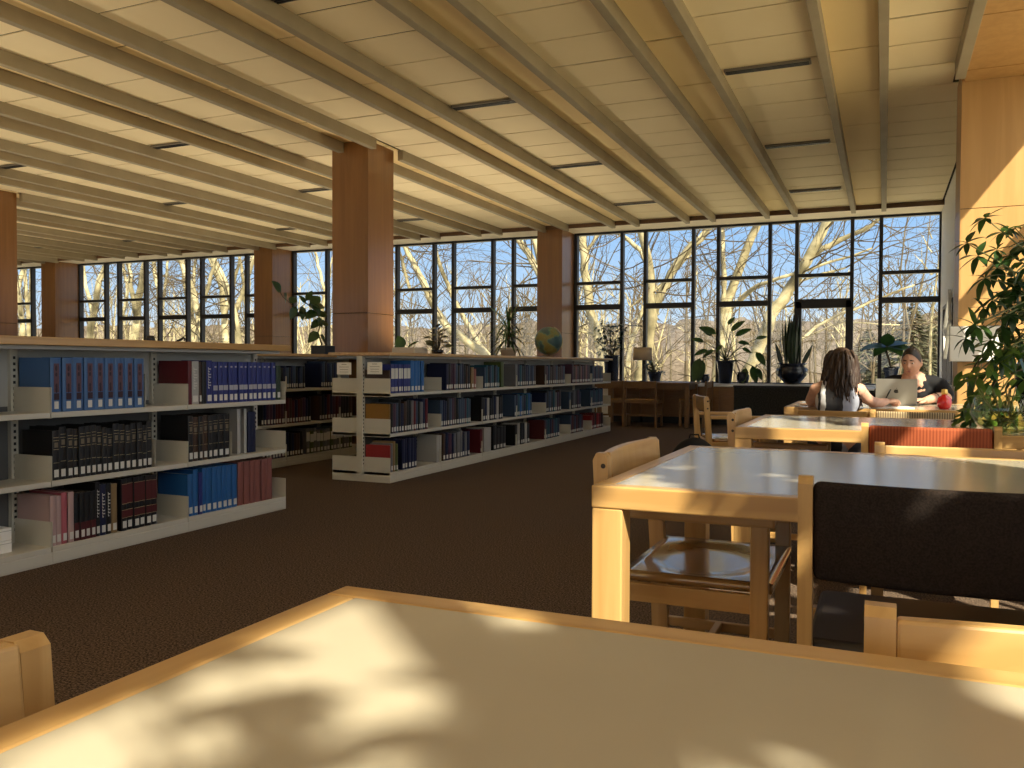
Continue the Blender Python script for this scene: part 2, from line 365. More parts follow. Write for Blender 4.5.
# ceiling air slots
first = None
vn = 0
for k in (0, 2, 5, 7, 10, 12):
    for yy, lab in ((4.9, 'nearest'), (7.66, 'second nearest'), (10.45, 'third nearest'), (13.25, 'farthest')):
        xa = mull(k, 1) - .80; xb = mull(k, 1) - .08
        bayn = {0: 'first wide ceiling bay from the right', 2: 'third wide ceiling bay from the right', 5: 'sixth wide ceiling bay from the right', 7: 'eighth wide ceiling bay from the right', 10: 'eleventh wide ceiling bay from the right', 12: 'thirteenth wide ceiling bay from the right'}[k]
        if first is None:
            t = thing('air_vent', '', 'vent', ((xa + xb) / 2, yy, ZC), 0, 'slot vents in the ceiling')
            MB().box(-.36, .36, -.055, .055, -.022, 0, mat('vent_grey', (.20, .17, .13), .6)).build('vent_frame', t, bevel=.003)
            g = MB()
            for q in (-.028, 0, .028): g.box(-.345, .345, q - .006, q + .006, -.030, -.018, BLACKP)
            g.build('vent_slot', t); first = t
        else: t = dup(first, ((xa + xb) / 2, yy, ZC), 0, '')
        t['label'] = f'dark slot vent, {lab} in the {bayn}'
# ================================================================== bookcases
TZ = (0.09, 0.425, 0.775)      # tops of the base deck and the two shelves
def bookcase(name, label, xf, y0, nb, bay, top, topz, both=True, x_other=None, signs=False, over=(0.02, 0.03), depth=.285):
    """double sided steel case running along Y; face at x = xf looks to +X"""
    t = thing(name, label, 'bookcase', (xf, y0, 0), 0)
    D = depth; xc = -D - .015
    base = MB(); base.box(-2 * D - .03, 0, 0, nb * bay, 0.0, .062, METAL)
    for i in range(nb): base.box(-2 * D - .032, .002, i * bay + .003, (i + 1) * bay - .003, .008, .060, METAL)
    base.build('base', t, bevel=.003)
    for i in range(nb + 1):
        p = MB(); yy = i * bay
        p.box(xc - .03, xc + .03, yy - .02, yy + .02, .06, topz - .03, METAL)
        for q in range(int((topz - .2) / .032)):
            for xx in (xc + .0305, xc - .0305): p.box(xx - .0006, xx + .0006, yy - .007, yy + .007, .15 + q * .032, .165 + q * .032, BLACKP)
        if i == 0:
            for q in range(int((topz - .2) / .032)): pass
        p.build('post', t, bevel=.002)
    for i in range(nb):
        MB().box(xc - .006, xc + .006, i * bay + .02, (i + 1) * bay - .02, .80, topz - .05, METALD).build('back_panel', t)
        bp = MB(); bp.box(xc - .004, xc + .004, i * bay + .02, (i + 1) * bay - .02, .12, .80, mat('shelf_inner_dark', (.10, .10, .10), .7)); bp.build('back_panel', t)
    for side in ((1, -1) if both else (1,)):
        for lv, z in enumerate(TZ):
            for i in range(nb):
                a, b_ = i * bay + .003, (i + 1) * bay - .003
                xa, xb = (xc + .03, 0.0) if side > 0 else (-2 * D - .03, xc - .03)
                s_ = MB(); s_.box(xa, xb, a, b_, z - .028, z, METAL)
                so_ = s_.build('shelf', t, bevel=.003)
                for yy in (a, b_ - .002):
                    k_ = MB(); k_.box(xa, xb, yy, yy + .002, z - .03, z + .128, METAL); k_.build('bracket', so_)
    if top:
        tb = MB(); tb.box(-2 * D - .03 - over[0], over[0], -over[1], nb * bay + over[1], topz - top, topz, WOODY)
        tb.build('top_board', t, bevel=.004)
        cn = MB(); cn.box(-2 * D - .0, -.03, .03, nb * bay - .03, topz - top - .02, topz - top - .001, METALD); cn.build('canopy', t)
    if signs:
        for k, (xx, zz) in enumerate(((-.135, .99), (-.45, .985))):
            sg = MB(); sg.box(xx - .075, xx + .075, -.034, -.032, zz - .05, zz + .055, PAPER)
            for q, (ww_, hh) in enumerate(((.05, .004), (.10, .003), (.085, .003), (.09, .003))):
                sg.box(xx - ww_ / 2, xx + ww_ / 2, -.0348, -.0342, zz + .036 - q * .022, zz + .036 - q * .022 + hh, mat('sign_ink', (.15, .12, .12), .8))
            so_ = sg.build('sign_card', t); so_['label'] = 'white printed range sign'
    return t
LB = bookcase('bookcase', 'long white steel bookcase with wooden top, holding sky blue journals', -3.87, 4.86 - 5 * .925, 5, .925, .042, 1.158)
MBK = bookcase('bookcase', 'white steel bookcase under the globe, with two sign cards on its end', -3.885, 6.27, 7, .92, .028, 1.128, signs=True)
BB = bookcase('bookcase', 'white steel bookcase behind the others, around the large column', -5.47, 3.2, 8, .92, .03, 1.13)
# ------------------------------------------------------------------ books
PAL = {
 'sky blue': (.085, .20, .46), 'royal blue': (.030, .045, .27), 'bright blue': (.03, .17, .50), 'navy': (.012, .018, .07), 'black': (.012, .011, .012),
 'dark red': (.16, .012, .02), 'maroon': (.12, .018, .02), 'pink': (.62, .16, .20), 'pale pink': (.70, .48, .46), 'white': (.62, .61, .58), 'grey': (.22, .22, .23),
 'brown': (.075, .038, .022), 'tan': (.36, .24, .11), 'mustard': (.40, .20, .03), 'teal': (.02, .12, .17), 'dark green': (.03, .06, .03), 'olive': (.12, .16, .04),
 'dusty rose': (.36, .13, .11), 'slate blue': (.06, .10, .17), 'plum': (.10, .04, .075), 'red': (.42, .03, .03), 'charcoal': (.020, .018, .019)}
def cover(cn):
    return mat('cover_' + cn.replace(' ', '_'), tuple(q * .62 for q in PAL[cn]), .45, .4)
LBL = mat('call_label', (.62, .61, .57), .6); INK = mat('spine_ink', (.03, .01, .02), .6); GOLD = mat('spine_gold', (.42, .34, .18), .4)
SILV = mat('spine_band', (.36, .36, .42), .5)
NB_ = [0]
stuffmb = MB()
def book_mesh(b, w_, h, d, cv, x=0, y=0, z=0, lean=None):
    mt = Matrix.Translation((x, y, z))
    if lean: mt = mt @ Matrix.Rotation(lean, 4, 'X')
    t_ = min(.003, w_ * .15)
    b.box(-d, 0, 0, t_, 0, h, cv, mt); b.box(-d, 0, w_ - t_, w_, 0, h, cv, mt)
    sp = [(-.006, 0), (0, 0), (.0035, w_ * .2), (.005, w_ * .5), (.0035, w_ * .8), (0, w_), (-.006, w_)]
    b.prism(sp, 0, h, cv, mt)
    b.box(-d + .004, -.006, t_, w_ - t_, .003, h - .004, PAGES, mt)
    return mt
def book(x, y, z, w_, h, d, cn, label, group, deco='', stuff=False, lean=None):
    if stuff:
        book_mesh(stuffmb, w_, h, d, cover(cn), x, y, z, lean)
        stuffmb.box(x + .005, x + .0062, y + w_ * .18, y + w_ * .82, z + .018, z + .05, LBL); return
    NB_[0] += 1
    b = MB(); book_mesh(b, w_, h, d, cover(cn))
    o = b.build('book'); o.location = (x, y, z)
    if lean: o.rotation_euler = (lean, 0, 0)
    tag(o, label, 'book', group)
    if 'n' not in deco:
        MB().box(.0052, .0062, w_ * (.3 if 'p' in deco else .2), w_ * (.68 if 'p' in deco else .8), .016, .016 + min(.038, h * .16), LBL).build('spine_label', o)
    if 'p' in deco:   # dark portrait strip on a blue journal
        q = MB(); q.box(.0052, .0060, w_ * .28, w_ * .74, .10, h - .03, mat('spine_strip', (.10, .045, .06), .5))
        for zz, s_ in ((.115, 1.5), (.135, 1.), (.19, .7), (h - .055, 1.4), (h - .085, .8)): q.ball((.0058, w_ * .5, zz), .012, INK, 8, 6, (.08, .62, s_))
        q.box(.0052, .0062, w_ * .28, w_ * .74, .062, .096, INK); q.build('spine_print', o)
    if 'b' in deco:   # pale title band
        MB().box(.0052, .0060, w_ * .08, w_ * .92, h * .31, h * .43, SILV).build('title_band', o)
        MB().box(.0052, .0060, w_ * .3, w_ * .7, h * .86, h * .9, SILV).build('title_mark', o)
    if 'l' in deco:   # law volume: red and black panels with gold rules
        q = MB(); q.box(.0052, .0058, w_ * .06, w_ * .94, h * .52, h * .90, cover('maroon')); q.box(.0052, .0058, w_ * .06, w_ * .94, h * .25, h * .40, cover('maroon'))
        for zz in (.25, .40, .52, .90): q.box(.0056, .0062, w_ * .06, w_ * .94, h * zz - .001, h * zz + .001, GOLD)
        q.build('spine_panels', o)
    if 'g' in deco:
        q = MB()
        for zz in (.35, .62, .80, .86): q.box(.0052, .0060, w_ * .12, w_ * .88, h * zz - .001, h * zz + .001, GOLD)
        q.box(.0052, .0060, w_ * .25, w_ * .75, h * .66, h * .76, mat('spine_title', (.16, .13, .09), .5)); q.build('title_rules', o)
    if 't' in deco:   # upright white lettering
        q = MB(); zz = h * .35; i = 0
        while zz < h * .82:
            q.box(.0052, .0060, w_ * .28, w_ * (.72 if i % 3 else .5), zz, zz + .006, LBL); q.box(.0052, .0060, w_ * .28, w_ * .36, zz, zz + .014, LBL); zz += .017; i += 1
        q.build('title_letters', o)
    if 'w' in deco: MB().box(.0052, .0060, w_ * .04, w_ * .96, h * .50, h * .86, LBL).build('spine_cover_band', o)
    if 'm' in deco: MB().box(.0052, .0060, w_ * .05, w_ * .95, .0, h * .38, cover('maroon')).build('lower_band', o)
def shelf_run(xf, z, segs_, place, group, stuff=False, X0=0, d0=.21, own=None):
    """segs_: (px0, px1, n, height, colour(s), deco, depth) in reading order; the pixel span is turned into shelf metres"""
    idx = 0; pair = {}
    for sg in segs_:
        p0, p1, n_, h, cols, deco = sg[:6]; d = sg[6] if len(sg) > 6 else d0
        ya = p0 if abs(p0) < 15 else atX(p0, 400, xf).y; yb = p1 if abs(p1) < 20 else atX(p1, 400, xf).y
        cols = [cols] if isinstance(cols, str) else cols
        w0 = (yb - ya) / n_
        ws = [w0 * (1 + (random.uniform(-.18, .18) if len(cols) > 1 else random.uniform(-.04, .04))) for _ in range(n_)]
        k = (yb - ya) / sum(ws); y = ya
        for j in range(n_):
            wj = ws[j] * k - .0012
            cn = cols[j % len(cols)] if len(cols) < 6 or n_ == len(cols) else random.choice(cols)
            hh = h * (1 + (random.uniform(-.08, .05) if len(cols) > 1 else random.uniform(-.006, .006)))
            lab = own or f'{cn} book, {ORD[min(idx, 68)]} from the left on the {place}'
            book(xf + random.uniform(-.006, .002), y, z + .0005, wj, min(hh, .315), d, cn, lab, group, deco, stuff); idx += 1
            y += ws[j] * k
def bookend(x, y, z, h=.17, label=''):
    b = MB(); b.box(-.11, 0, 0, .002, 0, h * .8, METAL); b.prism([(-.11, 0), (0, 0), (0, .002), (-.11, .002)], 0, .0, METAL) if False else None
    b.add([(-.11, 0, h * .8), (-.03, 0, h * .8), (-.08, 0, h), (-.11, 0, h), (-.11, .002, h * .8), (-.03, .002, h * .8), (-.08, .002, h), (-.11, .002, h)],
          [(3, 2, 1, 0), (4, 5, 6, 7), (1, 2, 6, 5), (2, 3, 7, 6), (3, 0, 4, 7)], METAL)
    b.box(-.11, 0, 0, .10, 0, .002, METAL)
    o = b.build('bookend'); o.location = (x, y, z); return tag(o, label, 'bookend', 'white steel bookends')
XF = -3.885
z0, z1, z2 = TZ
N1 = 'near bookcase'
shelf_run(XF, z2, [(51, 144, 9, .28, 'sky blue', 'p', .23)], N1 + "'s top shelf, middle bay", 'sky blue journal volumes on the near bookcase')
shelf_run(XF, z2, [(188, 190.6, 1, .25, 'teal', '', .2), (190.8, 199, 1, .265, 'white', 't', .2), (199, 202, 1, .26, 'brown', '', .2), (202, 206.5, 1, .265, 'black', 'n', .2),
    (206.5, 213, 1, .27, 'royal blue', 't', .2), (213, 275.5, 13, .262, 'royal blue', 'b', .2), (276, 280.5, 1, .24, 'dark green', '', .18)], N1 + "'s top shelf, right bay", 'volumes at the right end of the near bookcase, top shelf')
shelf_run(-3.885, z2, [(3.935 + .015, 3.935 + .05, 1, .268, 'dark red', 'n', .235)], '', 'volumes at the right end of the near bookcase, top shelf', own="dark red volume standing behind the bracket on the near bookcase's top shelf")
shelf_run(XF, z1, [(51.5, 152, 17, .262, ['charcoal', 'black'], 'g', .22)], N1 + "'s middle shelf, middle bay", 'black bound volumes on the middle shelf')
shelf_run(XF, z1, [(187.5, 212, 5, .275, ['charcoal', 'brown'], 'g', .22), (212, 229, 3, .28, 'black', 'g', .22)], N1 + "'s middle shelf, right bay", 'dark volumes on the middle shelf, right bay')
shelf_run(-3.93, z1, [(237.5, 241, 1, .30, 'white', 'n', .2), (244, 247, 1, .30, 'white', 'n', .2), (248, 256, 1, .275, 'navy', 'n', .2)], N1 + "'s middle shelf, set apart", 'slim volumes set apart on the middle shelf')
bookend(-3.89, atX(155, 400, -3.89).y, z1, .2, 'white steel bookend closing the black volumes on the middle shelf')
bookend(-3.89, atX(231.5, 400, -3.89).y, z1, .2, 'white steel bookend right of the dark volumes on the middle shelf')
bookend(-3.90, atX(145.5, 400, -3.9).y, z2, .24, 'white steel bookend closing the sky blue volumes')
shelf_run(XF, z0, [(48.5, 61, 2, .255, ['pale pink', 'pale pink'], '', .24), (61, 67, 1, .265, 'pink', '', .24), (67, 73, 1, .262, 'pale pink', '', .24), (73, 95, 4, .25, 'black', 'm', .24),
    (95, 111, 3, .285, ['black', 'navy', 'black'], 't', .24), (111, 117, 1, .27, 'tan', '', .2), (120, 157, 6, .29, 'black', 'l', .23)], N1 + "'s bottom shelf, middle bay", 'volumes on the bottom shelf, middle bay')
shelf_run(XF, z0, [(187.5, 206, 4, .275, ['bright blue', 'bright blue', 'royal blue', 'bright blue'], '', .24), (206, 237, 6, .28, 'bright blue', '', .24), (238, 272, 6, .285, 'dusty rose', 'n', .24)],
    N1 + "'s bottom shelf, right bay", 'blue and rose volumes on the bottom shelf, right bay')
N0 = "near bookcase's left bay"
shelf_run(XF, z2, [(2.62, 2.70, 2, .20, ['white', 'charcoal'], 'n', .2)], "left bay's top shelf, near bookcase", 'books in the left bay of the near bookcase')
shelf_run(XF, z1, [(2.50, 2.72, 5, .26, ['tan', 'brown', 'black', 'dusty rose', 'black'], '', .2)], "left bay's middle shelf, near bookcase", 'books in the left bay of the near bookcase')
for j, zz in enumerate((z0, z0 + .062)):
    b = MB(); b.box(-.25, 0, 0, .25, 0, .06, PAPER); b.box(.0002, .001, .06, .19, .015, .045, LBL); b.box(-.25, .001, -.001, .251, .044, .047, METALD)
    o = b.build('storage_box', bevel=.002); o.location = (-3.95, 2.60, zz); tag(o, f"flat white box, {'lower' if j == 0 else 'upper'} of two on the near bookcase's lowest shelf", 'box')
# middle bookcase
MXF = -3.9
DK = ['navy', 'charcoal', 'slate blue', 'black', 'teal', 'grey', 'plum', 'brown']
M = 'middle bookcase'
def mrow(z, place, segs_, stuff=False): shelf_run(MXF, z, segs_, place, 'books on the middle bookcase', stuff)
mrow(z2, 'top shelf of the ' + M, [(6.308, 410, 11, .25, 'royal blue', 'w'), (410.5, 424, 4, .285, 'bright blue', ''), (446, 470, 11, .26, DK, ''), (471, 476, 2, .22, ['tan', 'dusty rose'], ''), (484, 499, 8, .24, ['slate blue', 'teal', 'charcoal'], ''),
    (501, 504, 1, .28, 'olive', 'n'), (515, 536, 10, .25, DK, ''), (544, 565, 11, .24, ['brown', 'plum', 'slate blue', 'brown'], '')])
mrow(z1, 'middle shelf of the ' + M, [(6.308, 428, 15, .275, DK + ['dark red'], ''), (440, 471, 14, .26, DK, ''), (481, 503, 10, .25, ['black', 'charcoal', 'navy', 'white'], ''), (514, 532, 9, .25, ['slate blue', 'navy', 'teal', 'bright blue'], ''),
    (545, 561, 8, .26, DK, '')])
mrow(z0, 'lowest shelf of the ' + M, [(6.308, 398, 3, .26, ['grey', 'tan', 'olive'], ''), (402, 417, 5, .27, 'navy', ''), (437, 442, 2, .27, ['white', 'white'], 'n'), (443, 470, 10, .26, DK, ''), (480, 483, 1, .25, 'dark red', ''), (484, 491, 1, .26, 'white', 'n'),
    (493, 506, 4, .26, ['black', 'charcoal'], ''), (515, 530, 6, .25, ['black', 'white', 'charcoal'], ''), (544, 560, 8, .24, ['maroon', 'slate blue', 'teal', 'navy'], '')])
mrow(z2, '', [(572, 590, 11, .25, ['plum', 'brown', 'dusty rose'], ''), (592, 603, 8, .24, ['slate blue', 'plum', 'navy'], '')], True)
mrow(z1, '', [(569, 581, 6, .24, DK, ''), (590, 603, 9, .24, ['slate blue', 'teal', 'navy'], '')], True)
mrow(z0, '', [(570, 583, 8, .24, ['slate blue', 'maroon', 'charcoal'], ''), (591, 603, 6, .22, ['red', 'dark red', 'charcoal'], '')], True)
# flat side covers seen through the end of the middle bookcase are simply the first books' boards: deep volumes there
shelf_run(-3.90, z2, [(6.283, 6.300, 1, .20, 'brown', 'n', .24)], '', 'books on the middle bookcase', own='brown book at the sign-card end of the middle bookcase, top shelf')
shelf_run(-3.90, z1, [(6.283, 6.303, 1, .255, 'mustard', 'n', .24)], '', 'books on the middle bookcase', own='mustard book at the sign-card end of the middle bookcase, middle shelf')
shelf_run(-3.90, z0, [(6.283, 6.303, 1, .235, 'red', 'n', .24)], '', 'books on the middle bookcase', own='red book at the sign-card end of the middle bookcase, lowest shelf')
# back bookcase seen through the gap
def brow(z, place, segs_): shelf_run(-5.485, z, segs_, place, 'books on the back bookcase')
BK = ['brown', 'black', 'maroon', 'charcoal', 'plum', 'navy']
brow(z2, 'top shelf of the back bookcase', [(281, 305, 10, .22, ['charcoal', 'navy', 'slate blue'], ''), (321, 338, 8, .27, ['navy', 'slate blue', 'charcoal'], '')])
brow(z1, 'middle shelf of the back bookcase', [(261, 311, 18, .25, BK, ''), (319, 352, 12, .26, BK, '')])
brow(z0, 'lowest shelf of the back bookcase', [(262, 303, 14, .24, BK, ''), (306, 352, 14, .25, ['grey', 'olive', 'grey'], 'w')])
tag(stuffmb.build('books'), 'rows of small dark spines at the window end of the middle bookcase', 'books', kind='stuff')
print('books', NB_[0])
# ================================================================== tables and chairs
def table(label, x0, y0, x1, y1):
    t = thing('reading_table', label, 'table', (x0, y0, 0), 0, 'oak reading tables in a row')
    W_, D_ = x1 - x0, y1 - y0; e_ = .045
    tp = MB(); tp.box(e_, W_ - e_, e_, D_ - e_, .715, .7405, LAM); tp.build('table_top', t)
    fr = MB(); a = .687
    fr.box(0, W_, 0, e_, a, .7412, WOOD); fr.build('apron', t, bevel=.004)
    fr = MB(); fr.box(0, W_, D_ - e_, D_, a, .7412, WOOD); fr.build('apron', t, bevel=.004)
    f2 = MB(); f2.box(0, e_, e_, D_ - e_, a, .7412, WOODY); f2.build('apron', t, bevel=.004); f2 = MB(); f2.box(W_ - e_, W_, e_, D_ - e_, a, .7412, WOODY); f2.build('apron', t, bevel=.004)
    for xx in (0.0015, W_ - .0765):
        for yy in (.0015, D_ - .0765): MB().box(xx, xx + .075, yy, yy + .075, 0, a, WOODZ).build('table_leg', t, bevel=.004)
    return t
TX0, TX1 = -0.64, 1.02
table('oak reading table with a wide pale top dappled by leaf shadows', TX0, -.21, TX1, .925)
table('oak reading table with the dark upholstered chair and an armchair tucked under its end', TX0, 1.94, TX1, 3.06)
table('oak reading table behind the rust red chair, carrying the glass bowl and large plant', TX0, 4.07, TX1, 5.19)
table('oak reading table where two people sit with a laptop and red jar', TX0, 6.22, TX1, 7.33)
DOW = mat('dark_dowel', (.03, .018, .01), .5)
def rail_mb(mb, xa, xb, z0_, z1_, th, y_, bow, m, m_=None, k=8, lean=0.0):
    """curved rail between two posts: bows backwards (-y)"""
    vs = []; fs = []
    for i in range(k + 1):
        t = i / k; x = xa + (xb - xa) * t; o_ = -bow * sin(pi * t)
        for (yy, zz) in ((0, z0_), (th, z0_), (th, z1_), (0, z1_)): vs.append(Vector((x, y_ + o_ + yy - lean * (zz - z0_), zz)))
    for i in range(k):
        a = 4 * i
        for j in range(4): fs.append((a + j, a + (j + 1) % 4, a + 4 + (j + 1) % 4, a + 4 + j))
    fs += [(3, 2, 1, 0), (4 * k, 4 * k + 1, 4 * k + 2, 4 * k + 3)]
    mb.add(vs, fs, m, False)
DK1 = mat('darker_wood', (.22, .12, .05), .4, .5, kind='wood', col2=(.17, .09, .035), axis=2)  # darker wood tone for the window desk and its chairs
def chair_wood(label, loc, rz, arms=True, group='wooden library chairs', dark=False):
    """faces +y; origin under the seat centre"""
    M1, M2, M3 = (DK1, DK1, DK1) if dark else (WOOD, WOODY, WOODZ)
    t = thing('library_chair', label, 'chair', loc, rz, group)
    w_ = .275; zt = .79 if arms else .768
    for sx_ in (-1, 1):
        p = MB(); x = sx_ * w_
        prof = [(-.20, 0), (-.145, 0), (-.165, .42), (-.195, zt - .01), (-.205, zt), (-.225, zt), (-.235, zt - .02), (-.215, .42)]
        mt = Matrix(((0, 0, 1, 0), (1, 0, 0, 0), (0, 1, 0, 0), (0, 0, 0, 1)))
        p.prism(prof, x - .016, x + .016, M3, mt)
        for zz in (.70, .755):
            p.lathe([(0, 0), (.007, 0), (.007, .001), (0, .001)], DOW, n=10, mtx=Matrix.Translation((x + sx_ * .0165, -.205, zz)) @ Matrix.Rotation(sx_ * pi / 2, 4, 'Y'))
        p.build('back_post', t, bevel=.004)
        q = MB(); q.box(x - .017, x + .017, .185, .23, 0, .625 if arms else .43, M3); q.build('front_leg', t, bevel=.004)
        if arms:
            q = MB(); q.box(x - .022, x + .022, -.19, .245, .62, .647, M2); q.build('armrest', t, bevel=.006)
        q = MB(); q.box(x - .011, x + .011, -.17, .19, .395, .445, M2); q.build('seat_rail', t, bevel=.003)
        q = MB(); q.box(x - .010, x + .010, -.17, .19, .17, .20, M2); q.build('stretcher', t, bevel=.003)
    q = MB(); rail_mb(q, -w_ + .016, w_ - .016, zt - .112, zt - (.0 if arms else .010), .022, -.205, .025, M1, lean=.10); q.build('back_rail', t, bevel=.004)
    q = MB(); q.box(-w_, w_, .19, .215, .395, .445, M1); q.build('seat_rail', t, bevel=.003); q = MB(); q.box(-w_, w_, -.185, -.165, .395, .445, M1); q.build('seat_rail', t, bevel=.003)
    q = MB(); q.box(-w_, w_, .0, .022, .17, .20, M1); q.build('stretcher', t, bevel=.003)
    # saddled seat
    s_ = MB(); nx, ny = 18, 16; vs = []; fs = []
    sx0, sx1, sy0, sy1 = -w_ + .012, w_ - .012, -.16, .235
    for j in range(ny + 1):
        for i in range(nx + 1):
            x = sx0 + (sx1 - sx0) * i / nx; y = sy0 + (sy1 - sy0) * j / ny
            rr = ((x) / .20) ** 2 + ((y - .02) / .155) ** 2
            dz = -.012 * max(0, min(1, (1.15 - rr) / .35))
            vs.append((x, y, .468 + dz))
    base_n = len(vs); vs += [(p[0], p[1], .446) for p in vs]
    for j in range(ny):
        for i in range(nx):
            a = j * (nx + 1) + i; fs.append((a, a + 1, a + nx + 2, a + nx + 1)); fs.append(tuple(base_n + q for q in (a, a + nx + 1, a + nx + 2, a + 1)))
    edge = [i for i in range(nx + 1)] + [j * (nx + 1) + nx for j in range(1, ny + 1)] + [ny * (nx + 1) + i for i in range(nx - 1, -1, -1)] + [j * (nx + 1) for j in range(ny - 1, 0, -1)]
    for a, b in zip(edge, edge[1:] + edge[:1]): fs.append((a, base_n + a, base_n + b, b))
    s_.add(vs, fs, mat('seat_wood', (.36, .20, .08), .16, .8, kind='wood', col2=(.28, .15, .05), scale=1.5, coat=1.0, axis=1), True)
    s_.build('seat', t)
    return t
def chair_uph(label, loc, rz, fab, seatm, group='upholstered library chairs', hw=.245):
    t = thing('upholstered_chair', label, 'chair', loc, rz, group); zt = .81
    for sx_ in (-1, 1):
        p = MB(); x = sx_ * hw
        mt = Matrix(((0, 0, 1, 0), (1, 0, 0, 0), (0, 1, 0, 0), (0, 0, 0, 1)))
        p.prism([(-.235, 0), (-.195, 0), (-.195, .42), (-.215, zt - .01), (-.222, zt), (-.245, zt), (-.255, zt - .015), (-.235, .42)], x - .014, x + .014, WOODZ, mt)
        p.build('back_post', t, bevel=.005)
        MB().box(x - .016, x + .016, .19, .225, 0, .43, WOODZ).build('front_leg', t, bevel=.004)
        MB().box(x - .010, x + .010, -.22, .19, .17, .20, WOODY).build('stretcher', t, bevel=.003)
        MB().box(x - .011, x + .011, -.22, .19, .37, .42, WOODY).build('seat_rail', t, bevel=.003)
    b = MB(); rail_mb(b, -hw + .014, hw - .014, .60, .80, .032, -.235, .03, fab, k=12, lean=.08)
    o = b.build('backrest', t); m = o.modifiers.new('bevel', 'BEVEL'); m.width = .014; m.segments = 3; m.angle_limit = radians(50)
    for f in o.data.polygons: f.use_smooth = True
    s_ = MB(); s_.box(-hw + .0, hw - .0, -.2, .235, .415, .47, seatm); so_ = s_.build('seat', t, bevel=.018, seg=3)
    MB().box(-hw, hw, .195, .215, .37, .415, WOOD).build('seat_rail', t, bevel=.003)
    MB().box(-hw, hw, -.02, .0, .17, .20, WOOD).build('stretcher', t, bevel=.003)
    return t
FDARK = mat('dark_brown_upholstery', (.034, .025, .022), .9, .1, kind='fabric', col2=(.020, .015, .013), bump=.3)
FRED = mat('rust_red_upholstery', (.34, .085, .035), .85, .15, kind='stripe', col2=(.24, .055, .025), scale=26, axis=0)
FSTR = mat('striped_tan_upholstery', (.42, .33, .20), .85, .15, kind='stripe', col2=(.16, .11, .07), scale=22, axis=0)
FSEAT = mat('dark_seat_vinyl', (.022, .017, .016), .45, .4)
chair_wood('wooden armchair with a shining seat, under the table beside the dark upholstered chair', (-.49, 2.50, 0), -pi / 2)
chair_wood('wooden armchair at the left end of the leaf-dappled table, only its back showing', (-.555, .29, 0), -pi / 2).scale = (1, 1, .965)
chair_wood('wooden armchair tucked under the left end of the table with the glass bowl', (-.49, 4.66, 0), -pi / 2)
chair_wood('wooden armchair pulled out beside the black backpack, dark dowels on its post', (-1.13, 6.85, 0), -pi / 2 + .35)
chair_wood('wooden library chair facing the leaf-dappled table, its sunlit rail above the far edge', (.275, .80, 0), pi, arms=False)
chair_wood('wooden library chair with rail half in sun, between dark and rust red chairs', (.265, 2.97, 0), pi, arms=False)
chair_wood('wooden library chair the writing person sits on', (-.30, 6.15, 0), 0, arms=False).scale = (.85, 1, .97)
chair_wood('wooden library chair behind the man, hidden by the laptop', (.215, 7.52, 0), pi, arms=False)
chair_uph('dark brown upholstered chair with pale wooden posts', (.105, 2.03, 0), 0, FDARK, FSEAT)
chair_uph('rust red upholstered chair below the umbrella plant', (.175, 4.12, 0), 0, FRED, FSEAT).scale = (1, 1, .975)
chair_uph('tan and brown striped upholstered chair to the right of the writing person', (.185, 6.27, 0), 0, FSTR, FSEAT).scale = (1, 1, .92)
# ================================================================== plants
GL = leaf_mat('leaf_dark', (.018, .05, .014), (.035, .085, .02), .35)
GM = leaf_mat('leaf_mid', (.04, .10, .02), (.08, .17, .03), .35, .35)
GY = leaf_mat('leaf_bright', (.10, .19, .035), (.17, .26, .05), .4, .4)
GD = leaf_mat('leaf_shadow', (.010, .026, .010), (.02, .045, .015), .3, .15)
BARKB = mat('brown_stem', (.07, .048, .028), .8)
SOIL = mat('potting_soil', (.03, .02, .014), .95)
CLAY = mat('pale_clay_pot', (.50, .44, .36), .6)
SILLZ = ZS + .03
def pot(t, r0, r1, h, m, lip=.012, round_=False, n=28):
    b = MB()
    if round_: prof = [(0, 0), (r0 * .7, 0), (r0, h * .12), (r1 * 1.12, h * .45), (r1 * 1.1, h * .7), (r1 * .95, h * .9), (r1 + lip, h * .94), (r1 + lip, h), (r1 - .008, h), (r1 - .012, h - .03), (0, h - .03)]
    else: prof = [(0, 0), (r0, 0), (r1, h - .03), (r1 + lip, h - .03), (r1 + lip, h), (r1 - .006, h), (r1 - .01, h - .035), (0, h - .035)]
    b.lathe(prof, m, n=n); b.build('pot', t)
    MB().lathe([(0, h - .03), (r1 - .012, h - .03)], SOIL, n=20).build('soil', t)
def rv(a=1.0): return Vector((random.uniform(-a, a), random.uniform(-a, a), random.uniform(-a, a)))
def palmate(lf, st, p, d, L, m, n=7, W=.3):
    d = Vector(d).normalized(); a0 = random.uniform(0, 6.28)
    s1 = d.cross(Vector((0, 0, 1)) if abs(d.z) < .9 else Vector((1, 0, 0))).normalized(); s2 = d.cross(s1)
    for i in range(n):
        a = a0 + 2 * pi * i / n; q = (s1 * cos(a) + s2 * sin(a)) + d * .25 + Vector((0, 0, -.25))
        LL = L * random.uniform(.75, 1.1)
        lf.leaf(p, q, Vector((0, 0, 1)), LL, LL * W, m, bend=random.uniform(.2, .6), seg=4)
def frond_plant(t, zb, R, H, nl, Lw, m, droop=.6, name='leaves', long=True):
    lf = MB()
    for i in range(nl):
        a = random.uniform(0, 6.28); el = random.uniform(.15, 1.35)
        d = Vector((cos(a) * cos(el), sin(a) * cos(el), sin(el)))
        lf.leaf((cos(a) * .01, sin(a) * .01, zb + random.uniform(0, H * .25)), d, (0, 0, 1), R * random.uniform(.7, 1.1), Lw, m, bend=droop * random.uniform(.5, 1.2), seg=6, shape=.6)
    return lf.build(name, t)
def base_at(px, Y, z): d = dirpx(px, 370); return Vector((d.x / d.y * Y, Y, z))
